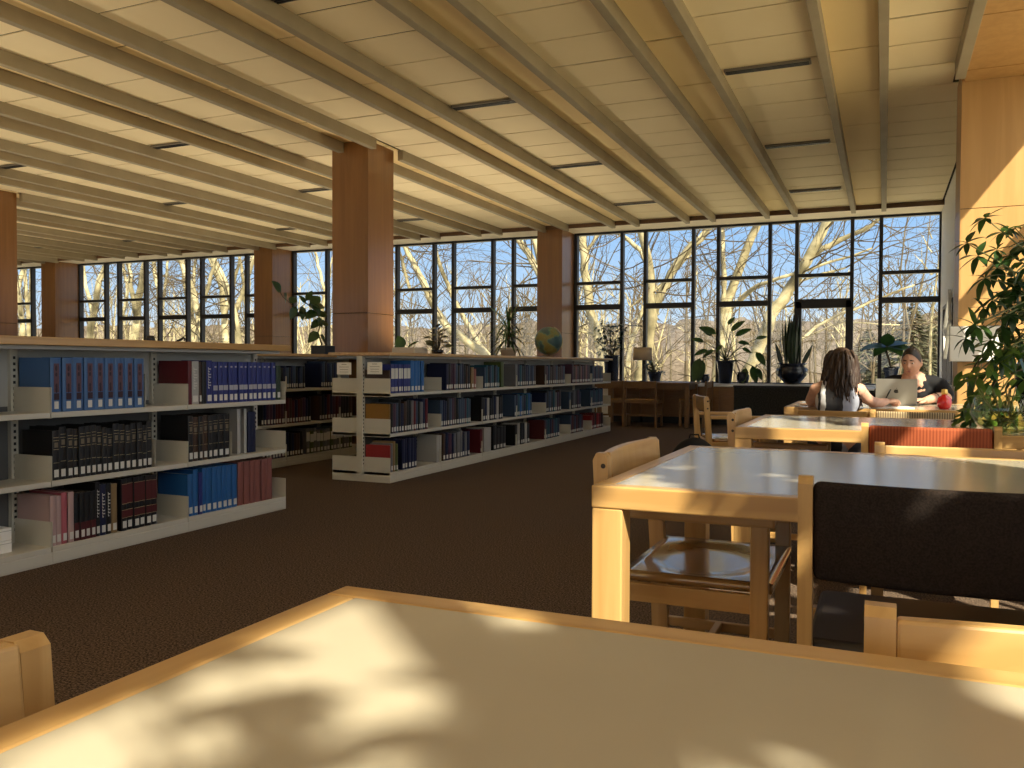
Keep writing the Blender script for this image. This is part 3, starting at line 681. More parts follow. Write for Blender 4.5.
# --- sill plants in the right bay
p = base_at(611.5, 15.38, SILLZ); t = thing('potted_plant', 'feathery plant in a tall dark planter on the sill, left of the lamp', 'plant', p)
pot(t, .12, .15, .50, DARKPOT, .004)
lf = MB(); st = MB()
for i in range(34):
    a = random.uniform(0, 6.28); r = random.uniform(.05, .24); h = random.uniform(.55, 1.08)
    q = Vector((cos(a) * r, sin(a) * r, h)); st.tube([(0, 0, .46), (q.x * .5, q.y * .5, h * .7), q], [.005, .004, .002], BARKB, 5)
    for j in range(9):
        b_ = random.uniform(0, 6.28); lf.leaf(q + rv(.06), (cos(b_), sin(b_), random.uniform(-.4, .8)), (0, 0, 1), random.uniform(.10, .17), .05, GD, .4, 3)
st.build('stems', t); lf.build('leaves', t)
p = base_at(655, 15.36, SILLZ); t = thing('potted_plant', 'small leafy houseplant in a dark blue pot right of the desk lamp', 'plant', p)
pot(t, .085, .125, .20, DARKPOT)
lf = MB(); st = MB()
for i in range(16):
    a = random.uniform(0, 6.28); r = random.uniform(.02, .17); h = random.uniform(.24, .50) - r * .6
    q = Vector((cos(a) * r - .03, sin(a) * r, h)); st.tube([(0, 0, .17), q], .004, BARKB, 5)
    for j in range(7): b_ = random.uniform(0, 6.28); lf.leaf(q + rv(.03), (cos(b_), sin(b_), random.uniform(-.3, .7)), (0, 0, 1), random.uniform(.08, .12), .06, GL, .4, 3)
st.build('stems', t); lf.build('leaves', t)
# large leaved plant with three pots
for (px, r0, r1, h, lab) in ((705, .05, .075, .155, 'small dark pot left of the big spreading plant on the sill'), (743, .09, .10, .20, 'round dark pot right of the big spreading plant on the sill')):
    p = base_at(px, 15.40, SILLZ); t = thing('potted_plant', lab, 'plant', p); pot(t, r0, r1, h, DARKPOT, .004, True)
    lf = MB()
    for i in range(7):
        a = random.uniform(0, 6.28); lf.leaf((0, 0, h - .03), (cos(a), sin(a), .9), (0, 0, 1), random.uniform(.08, .13), .05, GD, .7, 4)
    lf.build('leaves', t)
p = base_at(725.5, 15.32, SILLZ); t = thing('spreading_plant', 'big spreading plant with drooping pointed leaves in a black pot on the sill', 'plant', p)
pot(t, .10, .155, .40, DARKPOT, .006)
def spread_leaves(t, p, specs, zroot, m, stm, W=.34):
    lf = MB(); st = MB()
    for (bx, by, tx, ty) in specs:
        y_ = p.y + random.uniform(-.25, .12)
        b_ = atY(bx, by, y_) - p; e_ = atY(tx, ty, y_ + random.uniform(-.1, .1)) - p
        r0_ = Vector((random.uniform(-.03, .03), random.uniform(-.02, .02), zroot))
        mid = (r0_ + b_) * .5 + Vector((0, 0, .06)); st.tube([r0_, mid, b_], [.009, .007, .005], stm, 6)
        d = e_ - b_; lf.leaf(b_, d, (0, -.75, .65), d.length, d.length * W, m, .12, 6, .4, .25)
    st.build('stems', t); lf.build('leaves', t)
SP = [(716, 334, 698, 326), (731, 331, 745, 320), (735, 336, 752, 328), (704, 342, 691, 338), (708, 350, 693, 355), (714, 350, 702, 357), (700, 358, 693, 383), (703, 360, 697, 384),
      (756, 339, 768, 336), (742, 348, 752, 353), (756, 352, 766, 366), (752, 366, 757, 384), (746, 368, 742, 384), (728, 325, 735, 316), (712, 336, 703, 331), (738, 342, 750, 344), (757, 368, 762, 380), (722, 345, 716, 352)]
spread_leaves(t, p, SP, .40, GL, mat('dark_green_stem', (.05, .06, .025), .6), .44)
p = base_at(792, 15.36, SILLZ); t = thing('snake_plant', 'tall upright snake plant in a round dark bowl on the sill', 'plant', p)
pot(t, .15, .235, .36, DARKPOT, .012, True)
lf = MB()
for i in range(46):
    a = random.uniform(0, 6.28); r = random.uniform(0, .14); H_ = random.uniform(.55, 1.02) * (1 - r * 1.6)
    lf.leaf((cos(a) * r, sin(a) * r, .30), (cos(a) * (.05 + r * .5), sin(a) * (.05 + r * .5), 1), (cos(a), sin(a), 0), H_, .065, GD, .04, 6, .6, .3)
for dx, L_ in ((.33, .40), (-.25, .3), (-.22, .42)): lf.leaf((.16 * (1 if dx > 0 else -1), 0, .32), (dx, .05, .7), (0, 1, 0), L_, .075, GD, .05, 5)
lf.build('leaves', t)
p = base_at(891, 15.38, SILLZ); t = thing('potted_plant', 'broad leaved plant on a bare stem in a tapered black pot behind the man', 'plant', p)
pot(t, .075, .125, .30, DARKPOT, .006)
st = MB(); st.tube([(0, 0, .26), (-.03, 0, .42), (-.075, 0, .56), (-.06, 0, .66)], [.016, .017, .018, .012], BARKB, 8); st.build('stem', t)
lf = MB()
for dx, dy, dz, L_ in ((-1, -.2, -.05, .34), (1, -.2, -.15, .36), (-.5, -.6, -.35, .26), (.5, -.6, -.3, .28), (0, -.4, .5, .24), (.2, .8, .1, .25), (-.6, .6, .15, .27), (.75, .3, .2, .3)):
    lf.leaf((-.06, 0, .64), (dx, dy, dz + .15), (0, -.3, 1), L_ * 1.35, L_ * .95, GL, .45, 6, .4, .15)
lf.build('leaves', t)
# --- lamp
p = base_at(642.5, 14.35, .742); t = thing('desk_lamp', 'table lamp with a square fabric shade on the window desk', 'lamp', p)
MB().lathe([(0, 0), (.065, 0), (.065, .012), (.02, .02), (0, .02)], BLACKP, n=20).build('base', t)
MB().lathe([(.008, .015), (.008, .46)], BLACKP, n=10).build('pole', t)
sh = MB(); SHD = mat('lamp_shade_linen', (.50, .40, .29), .8)
sh.lathe([(.150, .37), (.165, .37), (.158, .59), (.145, .59)], SHD, n=28); sh.build('lamp_shade', t)
# --- plants and globe on the middle bookcase top (z 1.128)
TOPZ = 1.13
def on_top(px, X, z=TOPZ): v = atX(px, 350, X); return Vector((X, v.y, z))
p = on_top(410, -4.28); t = thing('potted_plant', 'low plant with rounded leaves in a pale oblong pot by the large column', 'plant', p)
MB().box(-.13, .13, -.13, .13, 0, .062, CLAY).build('pot', t, bevel=.01)
lf = MB()
lf.leaf((-.06, -.02, .05), (-.5, -.1, .9), (0, -1, 0), .15, .13, GM, .2, 5); lf.leaf((-.03, 0, .05), (.4, .2, .5), (0, -.4, 1), .16, .06, GM, .5, 5)
lf.leaf((.05, 0, .05), (1, .5, .1), (0, 0, 1), .2, .045, GL, .4, 5); lf.leaf((.07, 0, .05), (.8, .6, .3), (0, 0, 1), .22, .04, GL, .4, 5); lf.build('leaves', t)
p = on_top(437.5, -4.30); t = thing('potted_plant', 'small dark plant with oval leaves on the middle bookcase, left of the spiky plant', 'plant', p)
pot(t, .045, .06, .05, DARKPOT, .004)
lf = MB(); st = MB()
for i in range(26):
    a = random.uniform(0, 6.28); r = random.uniform(.03, .14); h = random.uniform(.05, .29)
    q = Vector((cos(a) * r * .6, sin(a) * r * .6, h)); st.tube([(0, 0, .02), q], .003, BARKB, 4)
    lf.leaf(q, (cos(a), sin(a), random.uniform(-.1, .8)), (0, -.5, 1), .10, .06, GD, .2, 4)
st.build('stems', t); lf.build('leaves', t)
p = on_top(508.5, -4.25); t = thing('spiky_plant', 'spiky long leaved plant in a pale pot left of the globe', 'plant', p)
pot(t, .085, .105, .105, CLAY, .003)
st = MB(); st.tube([(0, 0, .08), (0, 0, .26), (.01, 0, .42)], [.022, .02, .015], BARKB, 8); st.build('stem', t)
lf = MB()
for i in range(64):
    a = random.uniform(0, 6.28); el = random.uniform(-.5, 1.45); zz = random.uniform(.16, .44)
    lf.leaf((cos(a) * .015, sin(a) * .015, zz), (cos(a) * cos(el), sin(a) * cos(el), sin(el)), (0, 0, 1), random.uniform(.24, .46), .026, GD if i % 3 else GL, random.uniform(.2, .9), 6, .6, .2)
lf.build('leaves', t)
# globe
p = on_top(548.5, -4.18); t = thing('desk_globe', 'blue green world globe on a stand at the far end of the middle bookcase top', 'globe', p)
gm = bpy.data.materials.new('globe_map'); gm.use_nodes = True; g_ = gm.node_tree; b_ = g_.nodes['Principled BSDF']; b_.inputs['Roughness'].default_value = .35
n_ = g_.nodes.new('ShaderNodeTexNoise'); n_.inputs['Scale'].default_value = 7.5; n_.inputs['Detail'].default_value = 5; r_ = g_.nodes.new('ShaderNodeValToRGB'); r_.color_ramp.interpolation = 'LINEAR'
tcn = g_.nodes.new('ShaderNodeTexCoord'); g_.links.new(tcn.outputs['Object'], n_.inputs['Vector'])
ee = r_.color_ramp.elements; ee[0].position = .44; ee[0].color = (.035, .095, .115, 1); ee[1].position = .60; ee[1].color = (.19, .17, .055, 1); q = ee.new(.50); q.color = (.08, .19, .17, 1); q = ee.new(.54); q.color = (.20, .22, .08, 1)
g_.links.new(n_.outputs['Fac'], r_.inputs[0]); g_.links.new(r_.outputs[0], b_.inputs['Base Color'])
GR = .190
b = MB(); b.ball((0, 0, .222), GR, gm, 36, 24); b.build('globe_ball', t)
b = MB(); b.lathe([(0, 0), (.095, 0), (.09, .012), (.03, .022), (.015, .045), (0, .045)], DWOOD, n=24); b.build('stand', t)
b = MB(); tl = Matrix.Rotation(radians(23), 4, 'Y')
b.tube([Vector((0, 0, .222)) + tl @ Vector((sin(a) * (GR + .012), 0, -cos(a) * (GR + .012))) for a in [pi * i / 20 for i in range(21)]], .005, mat('brass_meridian', (.40, .30, .12), .35, metal=.8), 8); b.build('meridian', t)
# planter on the back bookcase with a climbing rubber plant
p = atX(323, 350, -5.78); p.z = 1.132; t = thing('rubber_plant', 'leaning rubber plant in a black planter between the two far columns', 'plant', p)
MB().box(-.1, .1, -.09, .09, 0, .10, BLACKP).build('pot', t, bevel=.006)
lf = MB(); st = MB()
pts = [(322, 345), (318, 333), (321, 322), (317, 312), (306, 303), (297, 310), (290, 303), (283, 297), (279, 290)]
PP = [atX(a, b_, -5.78) - p for a, b_ in pts]; st.tube(PP[:5], [.010, .009, .008, .007, .006], BARKB, 6); st.tube(PP[4:], .004, BARKB, 5); st.build('stems', t)
for (bx, by, tx, ty, W) in ((281, 292, 274, 282, .7), (284, 293, 287, 303, .6), (290, 303, 296, 297, .7), (296, 306, 291, 318, .6), (302, 306, 303, 319, .6), (306, 301, 312, 291, .5), (310, 304, 320, 296, .6), (314, 307, 323, 303, .6),
        (316, 311, 307, 317, .6), (318, 316, 326, 312, .6), (320, 320, 312, 327, .6), (320, 324, 328, 322, .6), (318, 332, 310, 340, .5), (320, 335, 327, 343, .5), (306, 303, 300, 296, .6), (309, 305, 317, 310, .7), (299, 309, 306, 313, .6), (320, 315, 314, 305, .7), (317, 318, 323, 326, .7)):
    b_ = atX(bx, by, -5.78) - p; e_ = atX(tx, ty, -5.78 + random.uniform(-.06, .06)) - p; d = e_ - b_
    lf.leaf(b_, d, (.7, -.5, .5), d.length * 1.15, d.length * W, GL, .2, 5, .4, .2)
lf.build('leaves', t)
# small ornaments on the near bookcase top
p = atX(150.5, 342, -4.40); p.z = 1.16
t = thing('ornament', 'small round black ornament on the near bookcase top', 'ornament', p)
MB().lathe([(0, 0), (.022, 0), (.03, .01), (.028, .03), (.024, .045), (0, .05)], BLACKP, n=16).build('body', t)
p = atX(180, 342, -4.40); p.z = 1.16
t = thing('figurine', 'small curled black figurine right of the round ornament', 'ornament', p)
MB().tube([(0, -.05, .006), (0, -.02, .02), (0, .01, .03), (0, .03, .045), (0, .045, .035), (0, .04, .022)], [.006, .008, .009, .008, .006, .004], BLACKP, 8).build('body', t)
# ================================================================== window desks, cabinets, radiator screen
def desk(label, xa, xb, ya, yb):
    t = thing('window_desk', label, 'desk', (xa, ya, 0), 0, 'desks along the window wall'); W_, D_ = xb - xa, yb - ya
    MB().box(0, W_, 0, D_, .71, .742, DK1).build('desk_top', t, bevel=.004)
    MB().box(.05, W_ - .05, .05, D_ - .05, .62, .71, DK1).build('apron', t)
    for xx in (.02, W_ - .09):
        for yy in (.02, D_ - .09): MB().box(xx, xx + .07, yy, yy + .07, 0, .71, DK1).build('desk_leg', t, bevel=.004)
DX1 = base_at(690, 13.95, 0).x
desk('plain oak desk under the desk lamp', DX1 - 1.62, DX1, 13.95, 14.75)
cw = mat('cabinet_wood', (.26, .13, .05), .4, .5, kind='wood', col2=(.21, .10, .035), axis=0)
cxs = [base_at(a, 14.8, 0).x for a in (607, 640, 687, 734)]
t = None
for i, (xa, xb) in enumerate(((cxs[0], cxs[1]), (cxs[1] + .005, cxs[2]), (cxs[2] + .005, cxs[3] + .3))):
    t = thing('window_cabinet', ('wooden cabinet under the sill, leftmost, behind the middle bookcase end', 'wooden cabinet under the sill behind the desk chairs', 'wooden cabinet under the sill below the spreading plant')[i], 'cabinet', (xa, 14.85, 0), 0, 'cabinets under the window sill')
    W_ = xb - xa
    b = MB(); b.box(0, W_, .02, .42, .12, .66, cw); b.box(.02, W_ - .02, .05, .42, 0, .12, BLACKP); b.build('body', t, bevel=.003)
    MB().box(-.002, W_ + .002, -.01, .43, .66, .683, mat('pale_sill', (.72, .73, .75), .3)).build('cabinet_top', t, bevel=.003)
    k = 2
    for j in range(k):
        a = .01 + j * (W_ - .02) / k; c = a + (W_ - .02) / k - .008
        d_ = MB(); d_.box(a, c, .0, .02, .50, .645, cw); d_.build('drawer', t, bevel=.003)
        d_ = MB(); d_.box(a, c, .0, .02, .13, .49, cw); d_.build('cabinet_door', t, bevel=.003)
SCR = mat('dark_woven_screen', (.055, .060, .065), .85, .2, kind='noise', col2=(.018, .02, .022), scale=60)
xa, xb = base_at(734, 13.2, 0).x, base_at(817, 13.2, 0).x
t = thing('low_screen', 'low dark woven partition panel in front of the window sill', 'partition', (xa, 13.2, 0))
MB().box(0, xb - xa, 0, .10, .06, .70, SCR).build('panel', t, bevel=.01)
MB().box(-.01, xb - xa + .01, -.01, .11, .70, .725, BLACKP).build('cap', t, bevel=.004)
for xx in (.05, xb - xa - .09): MB().box(xx, xx + .04, -.1, .2, 0, .06, BLACKP).build('foot', t, bevel=.004)
xa, xb = base_at(816, 14.0, 0).x, .82
t = thing('low_shelf', 'pale topped low shelf behind the woman, under the window', 'shelf', (xa, 14.6, 0))
MB().box(0, xb - xa, 0, .62, .64, .675, mat('pale_sill', (.72, .73, .75), .3)).build('shelf_top', t, bevel=.004)
MB().box(.02, xb - xa - .02, .05, .60, 0, .64, SCR).build('body', t)
t = thing('low_table', 'low white side table left of the woman, just below the sill', 'table', (base_at(830, 12.6, 0).x, 12.6, 0))
MB().box(-.25, .25, -.25, .25, .55, .58, mat('pale_sill', (.72, .73, .75), .3)).build('table_top', t, bevel=.004)
for xx in (-.22, .19):
    for yy in (-.22, .19): MB().box(xx, xx + .03, yy, yy + .03, 0, .55, BLACKP).build('table_leg', t)
p = base_at(641, 13.75, 0); chair_wood('dark wooden chair seen from behind at the window desk', (p.x, 13.85, 0), 0, arms=False, group='chairs at the window desk', dark=True)
p = base_at(684, 14.1, 0); chair_wood('dark wooden chair turned sideways at the right end of the window desk', (p.x + .16, 14.35, 0), pi / 2, arms=False, group='chairs at the window desk', dark=True)
p = base_at(612, 13.95, 0); chair_wood('dark wooden chair half hidden behind the far end of the middle bookcase', (p.x, 13.85, 0), .2, arms=False, group='chairs at the window desk', dark=True)
# wall sign
wp = atY(976, 346, 8.36)
t = thing('wall_notice', 'white blank notice board on the wood wall behind the trailing plant', 'notice board', (.52, 8.385, 0))
MB().box(.006, .394, -.034, -.0, 1.076, 1.374, PAPER).build('board', t, bevel=.003); MB().box(0, .40, -.03, 0, 1.07, 1.38, METALD).build('frame', t, bevel=.002)
# ================================================================== things on the tables
t = thing('red_jar', 'round red jar with a gold lid beside the laptop', 'jar', (atZ(943, 408, .741).x, 6.45, .741))
RJ = mat('red_glass', (.60, .012, .015), .15, .6, coat=.5)
MB().lathe([(0, 0), (.03, 0), (.043, .018), (.047, .045), (.040, .075), (.018, .092), (.016, .10), (0, .10)], RJ, n=28).build('body', t)
MB().lathe([(0, .098), (.019, .098), (.021, .11), (.019, .13), (.008, .135), (0, .135)], mat('gold_lid', (.75, .50, .15), .35, metal=.7), n=20).build('lid', t)
ALU = mat('aluminium', (.36, .345, .32), .42, metal=.75)
t = thing('laptop', 'silver laptop with a dark apple logo, its lid towards the camera', 'laptop', (.085, 6.88, .7415), 0); t.scale = (.92, .92, .90)
MB().box(-.152, .152, 0, .212, 0, .011, ALU).build('base', t, bevel=.003)
MB().box(-.135, .135, .03, .11, .0111, .0125, BLACKP).build('keyboard', t)
lt = Matrix.Translation((0, .004, .010)) @ Matrix.Rotation(radians(8), 4, 'X')
ld = MB(); ld.box(-.152, .152, -.006, 0, 0, .208, ALU, lt); lo = ld.build('lid', t, bevel=.002)
MB().box(-.145, .145, .0002, .001, .008, .20, mat('lit_screen', (.05, .06, .07), .2, emit=((.6, .75, 1.0), .6)), lt).build('screen', lo)
ap = MB(); pts = []
for i in range(40):
    a = 2 * pi * i / 40; r = .0165 * (1 + .05 * cos(2 * a)) * (1 - .16 * max(0, sin(a)) ** 14 - .12 * max(0, -sin(a)) ** 14)
    x, z = r * cos(a) * 1.0, r * sin(a) * 1.05
    dd = sqrt((x - .0185) ** 2 + (z - .003) ** 2)
    if dd < .0075: k = .0075 / max(dd, 1e-4); x = .0185 + (x - .0185) * k; z = .003 + (z - .003) * k
    pts.append((x, z))
AT = lt @ Matrix.Translation((0, -.0064, .106)) @ Matrix.Rotation(pi / 2, 4, 'X')
ap.prism(pts, -.0003, .0003, BLACKP, AT); ap.prism([(-.001, .019), (.002, .0215), (.006, .028), (.002, .026), (-.0015, .0225)], -.0003, .0003, BLACKP, AT)
ap.build('apple_logo', lo)
# papers
t = thing('open_notebook', 'open notebook the woman writes in', 'notebook', (.05, 6.42, .7415), .2)
nb = MB(); nb.box(-.13, -.002, -.09, .09, 0, .006, PAPER); nb.box(.002, .13, -.09, .09, 0, .006, PAPER); nb.box(-.003, .003, -.09, .09, 0, .004, PAPER); nb.build('pages', t)
t = thing('phone', 'small brown phone lying on the table left of the writing person', 'phone', (-.52, 6.6, .7415), .5)
MB().box(-.035, .035, -.07, .07, 0, .009, mat('phone_case', (.20, .11, .07), .4)).build('body', t, bevel=.004)
# backpack
t = thing('backpack', 'black backpack standing on the floor beside the pulled-out armchair', 'bag', (-1.27, 6.25, 0), .3)
BP = mat('black_nylon', (.010, .010, .011), .75, .3)
bb = MB(); bb.ball((0, 0, .25), 1, BP, 28, 18, (.19, .13, .25)); o = bb.build('body', t)
MB().ball((0, -.11, .17), 1, BP, 20, 12, (.14, .05, .12)).build('pocket', t)
MB().tube([(-.04, 0, .48), (-.03, 0, .52), (.03, 0, .52), (.04, 0, .48)], .007, BP, 6).build('handle', t)
for sx_ in (-.09, .09): MB().tube([(sx_, .10, .42), (sx_ * 1.2, .17, .30), (sx_ * 1.1, .12, .08)], .014, BP, 6).build('strap', t)
t = thing('shopping_bag', 'small white paper lying on the floor beside the backpack', 'paper', (-.92, 5.9, .001), .4)
MB().box(-.08, .08, -.1, .1, 0, .02, PAPER).build('sheet', t)
# dark vase with the large schefflera, and the glass bowl of cuttings
VZ = .742
vx = .70; vy = 4.80
t = thing('umbrella_plant', 'large umbrella plant in a glossy dark vase, in front of the sunlit wood wall', 'plant', (vx, vy, VZ))
VM = mat('midnight_vase', (.006, .010, .03), .10, .7, coat=1.0)
MB().lathe([(0, 0), (.06, 0), (.085, .06), (.112, .18), (.115, .27), (.09, .35), (.06, .385), (.07, .40), (.06, .40), (.05, .38), (0, .37)], VM, n=36).build('vase', t)
MB().lathe([(0, .372), (.05, .372)], SOIL, n=16).build('soil', t)
V0 = Vector((vx, vy, VZ)); lf = MB(); st = MB()
heads = [(985, 218, 4.6), (967, 243, 4.5), (978, 256, 4.6), (1003, 232, 4.7), (1015, 228, 4.8), (1010, 255, 4.7), (1020, 262, 4.9), (997, 268, 4.6), (985, 278, 4.5), (1018, 282, 4.6), (1005, 292, 4.7), (1022, 300, 4.8),
         (992, 300, 4.5), (983, 308, 4.5), (1012, 315, 4.6), (1002, 325, 4.7), (1020, 335, 4.7), (975, 325, 4.4), (966, 338, 4.4), (1008, 345, 4.6), (990, 340, 4.6), (1018, 355, 4.5), (1000, 362, 4.5), (1028, 240, 4.9), (1035, 290, 4.8), (1040, 330, 4.9), (1035, 260, 5.0), (1045, 220, 5.0)]
for hx, hy, yy in heads:
    q = atY(hx, hy, yy) - V0; m0 = Vector((0, 0, .39)); mid = (m0 + q) * .5 + Vector((.05, 0, .14)) + rv(.03)
    st.tube([m0, mid, q], [.006, .005, .0025], mat('green_stem', (.16, .17, .06), .6), 5, cap=False)
    dd = (q - mid).normalized()
    palmate(lf, st, q, dd + Vector((0, -.3, .5)), random.uniform(.085, .12), GM if (hy < 240 or random.random() < .25) else GL, random.choice((6, 7, 8)), .34)
    if random.random() < .85: palmate(lf, st, (q + mid) * .5 + rv(.04), rv(1) + Vector((0, -.3, .8)), random.uniform(.08, .12), GL, 7, .34)
st.build('stems', t); lf.build('leaves', t)
# trailing plant in a floor pot just behind
tx, ty_ = .80, 5.35
t = thing('trailing_plant', 'trailing plant with pale green leaves hanging down around the glass bowl', 'plant', (tx, ty_, .741))
pot(t, .09, .12, .16, CLAY)
lf = MB(); st = MB(); V1 = Vector((tx, ty_, .741))
vines = [[(1022, 340), (1000, 352), (978, 372), (972, 394), (970, 404), (968, 408)], [(1020, 352), (1000, 372), (975, 395), (972, 420), (968, 432)], [(1022, 360), (1005, 385), (990, 405), (985, 430)],
         [(1024, 365), (1010, 390), (1003, 412), (1000, 428)], [(1015, 345), (995, 365), (985, 380), (978, 392)], [(1020, 370), (995, 382), (985, 402), (974, 410)], [(1024, 380), (1012, 402), (1015, 425)], [(1010, 340), (985, 352), (975, 366), (968, 378)]]
for vi, vn_ in enumerate(vines):
    yy = 4.55 + .1 * (vi % 4) + random.uniform(-.03, .03); P_ = [Vector((0, 0, .15)), Vector((-.02, -.2, .32))] + [atY(a, b_, yy) - V1 for a, b_ in vn_]
    st.tube(P_, .004, BARKB if vi % 2 else MATS['green_stem'], 5)
    for i in range(1, len(P_) - 1):
        for j in range(7):
            c = P_[i].lerp(P_[i + 1], random.random()) + rv(.03)
            if (c + V1).z < .76: c.z = .03
            lf.leaf(c, Vector((random.uniform(-1, .6), random.uniform(-1, .6), random.uniform(-1.1, .2))), (random.uniform(-.3, .3), -.3, 1), random.uniform(.06, .11), .034, (GY, GM, GL)[random.choice((0, 0, 1, 1, 2))], .4, 4, .5)
st.build('stems', t); lf.build('leaves', t)
bx_ = .50; by_ = 4.33
t = thing('glass_bowl', 'clear glass bowl of water and cuttings beside the glossy vase', 'bowl', (bx_, by_, .7415))
BG = glass_mat('bowl_glass', (.86, .90, .80)); BGI = glass_mat('water', (.78, .82, .62))
MB().lathe([(0, 0), (.07, 0), (.12, .03), (.145, .08), (.13, .14), (.12, .16)], BG, n=36).build('bowl', t)
MB().lathe([(0, .004), (.066, .004), (.115, .034), (.139, .08), (.135, .09), (0, .09)], BGI, n=36).build('water', t)
st = MB(); lf = MB()
for i in range(12):
    a = random.uniform(0, 6.28); st.tube([(cos(a) * .05, sin(a) * .05, .01), (cos(a + 2) * .06, sin(a + 2) * .06, .09), (cos(a + 2) * .12, sin(a + 2) * .12, .19)], .0025, MATS['green_stem'], 5)
    lf.leaf((cos(a + 2) * .10, sin(a + 2) * .10, .15), (cos(a + 2), sin(a + 2), .3), (0, 0, 1), .08, .035, GY if i % 2 else GM, .5, 4)
st.build('stems', t); lf.build('leaves', t)
# tall plants at the side window, right of the camera: the first two throw the leaf shadows on the nearest table
def window_tree(label, x, y, H, n, seed, zlo, spread=.45, L=.17):
    random.seed(seed)
    t = thing('tall_houseplant', label, 'plant', (x, y, 0)); pot(t, .11, .145, .36, DARKPOT)
    st = MB(); lf = MB(); st.tube([(0, 0, .3), (.02, .03, H * .5), (-.02, .02, H)], [.022, .018, .008], BARKB, 8)
    for i in range(n):
        a = random.uniform(0, 6.28); r = spread * sqrt(random.random()); z = random.uniform(zlo, H)
        q = Vector((min(cos(a) * r, 1.33 - x), sin(a) * r, z)); st.tube([(0, 0, z - .25), (q.x * .6, q.y * .6, z - .05), q], [.006, .005, .003], BARKB, 5)
        palmate(lf, st, q, (cos(a) * .4, sin(a) * .4, 1), random.uniform(.75, 1.1) * L, GL, 7, .38)
    st.build('stems', t); lf.build('leaves', t)
window_tree('tall umbrella plant standing by the side window, right of the closest table', 1.16, -.46, 3.15, 110, 21, 1.6, .15, .11)
window_tree('tall umbrella plant standing by the side window behind the camera', 1.12, -1.02, 2.80, 84, 5, 1.7, .32, .11)
window_tree('unseen umbrella plant added at the side window to shade the third table', 1.12, 3.55, 2.9, 60, 12, 1.5, .24, .14)  # added sun blocker, keeps the third table top in shade
window_tree('unseen umbrella plant added at the side window to shade the second table', 1.18, .80, 3.3, 90, 8, 1.5, .26, .15)  # added sun blocker in front of the second table
window_tree('unseen umbrella plant added at the side window to shade the fourth table', 1.08, 4.30, 2.9, 60, 9, 1.5, .34)  # added sun blocker for the chairs at the fourth table
# unseen fill lights on stands, added to brighten the ceiling from below
UPM = mat('fill_uplight_steel', (.30, .30, .31), .35, metal=.7)
def add_fill_uplight(x, y, P, label):
    label = 'unseen steel uplight added to brighten the ceiling, ' + label
    t = thing('fill_uplight', label, 'lamp', (x, y, 0), 0, 'unseen uplights added to brighten the ceiling')
    MB().lathe([(0, 0), (.13, 0), (.13, .015), (.02, .03), (0, .03)], UPM, n=24).build('base', t)
    MB().lathe([(.012, .02), (.012, .88)], UPM, n=10).build('pole', t)
    MB().lathe([(.012, .86), (.06, .88), (.115, .93), (.135, .97), (.128, .97), (.108, .935), (.055, .89), (0, .885)], UPM, n=28).build('lamp_shade', t)
    l = bpy.data.lights.new('fill_spot', 'SPOT'); l.energy = P; l.color = (1.0, .86, .62); l.spot_size = radians(158); l.spot_blend = 1.0; l.shadow_soft_size = .07
    o = bpy.data.objects.new('fill_spot', l); C.objects.link(o); o.parent = t; o.location = (0, 0, 1.0); o.rotation_euler = (pi, 0, 0)
LP = 72.0
for i, (x, y) in enumerate([(-4.96, 2.2), (-4.96, 9.2), (-4.96, 11.9), (-7.6, 1.0), (-7.6, 4.4), (-7.6, 7.8), (-7.6, 11.2), (-10.8, 2.6), (-10.8, 6.0), (-10.8, 9.4), (-10.8, 12.8), (-14.2, 4.2), (-14.2, 7.8), (-14.2, 11.4), (-17.8, 5.5), (-17.8, 9.2), (-17.8, 12.8), (-21.4, 7.3), (-21.4, 11.2),
        (-1.6, -1.2), (-4.9, -1.4), (-8.4, -2.0), (.3, -2.6)]):
    add_fill_uplight(x, y, LP * (1.5 if x > -5 and y < 0 else 1), '%s of those %s' % (ORD[i], 'behind the bookcases' if x < -4 and y > 0 else 'behind the reading tables'))
random.seed(99)
# ================================================================== people
def head_into(b, mt, m):
    n, k = 40, 30; vs = []; fs = []
    for j in range(k + 1):
        ph = pi * j / k
        for i in range(n):
            a = 2 * pi * i / n
            w_ = sin(ph) ** (.78 if ph > pi / 2 else 1.0); x, y, z = w_ * cos(a), w_ * sin(a), -cos(ph)      # front is -y
            X, Y, Z = x * .076, y * .094, z * .115
            if z < 0: X *= 1 - .30 * (-z) ** 1.4; Y *= (1 - .10 * (-z)) if y < 0 else (1 - .35 * (-z))
            if y < 0:
                fr = -y
                g = lambda cx, cz, sx_, sz: math.exp(-((X - cx) / sx_) ** 2 - ((Z - cz) / sz) ** 2)
                Y -= fr * (.020 * g(0, -.018, .011, .014) + .012 * g(0, .002, .008, .022) + .006 * g(0, -.092, .022, .016) + .005 * g(0, -.058, .024, .008) + .004 * g(0, .030, .05, .010))
                Y += fr * (.009 * g(.030, .010, .017, .012) + .009 * g(-.030, .010, .017, .012) + .003 * g(0, -.045, .03, .006))
                Y -= fr * .003 * (g(.045, -.02, .02, .02) + g(-.045, -.02, .02, .02))
            vs.append(mt @ Vector((X, Y, Z)))
    for j in range(k):
        for i in range(n): fs.append((j * n + i, j * n + (i + 1) % n, (j + 1) * n + (i + 1) % n, (j + 1) * n + i))
    b.add(vs, fs, m, True)
    for sx_ in (-1, 1): b.ball((sx_ * .074, .010, -.005), 1, m, 14, 10, (.010, .020, .032), mt)
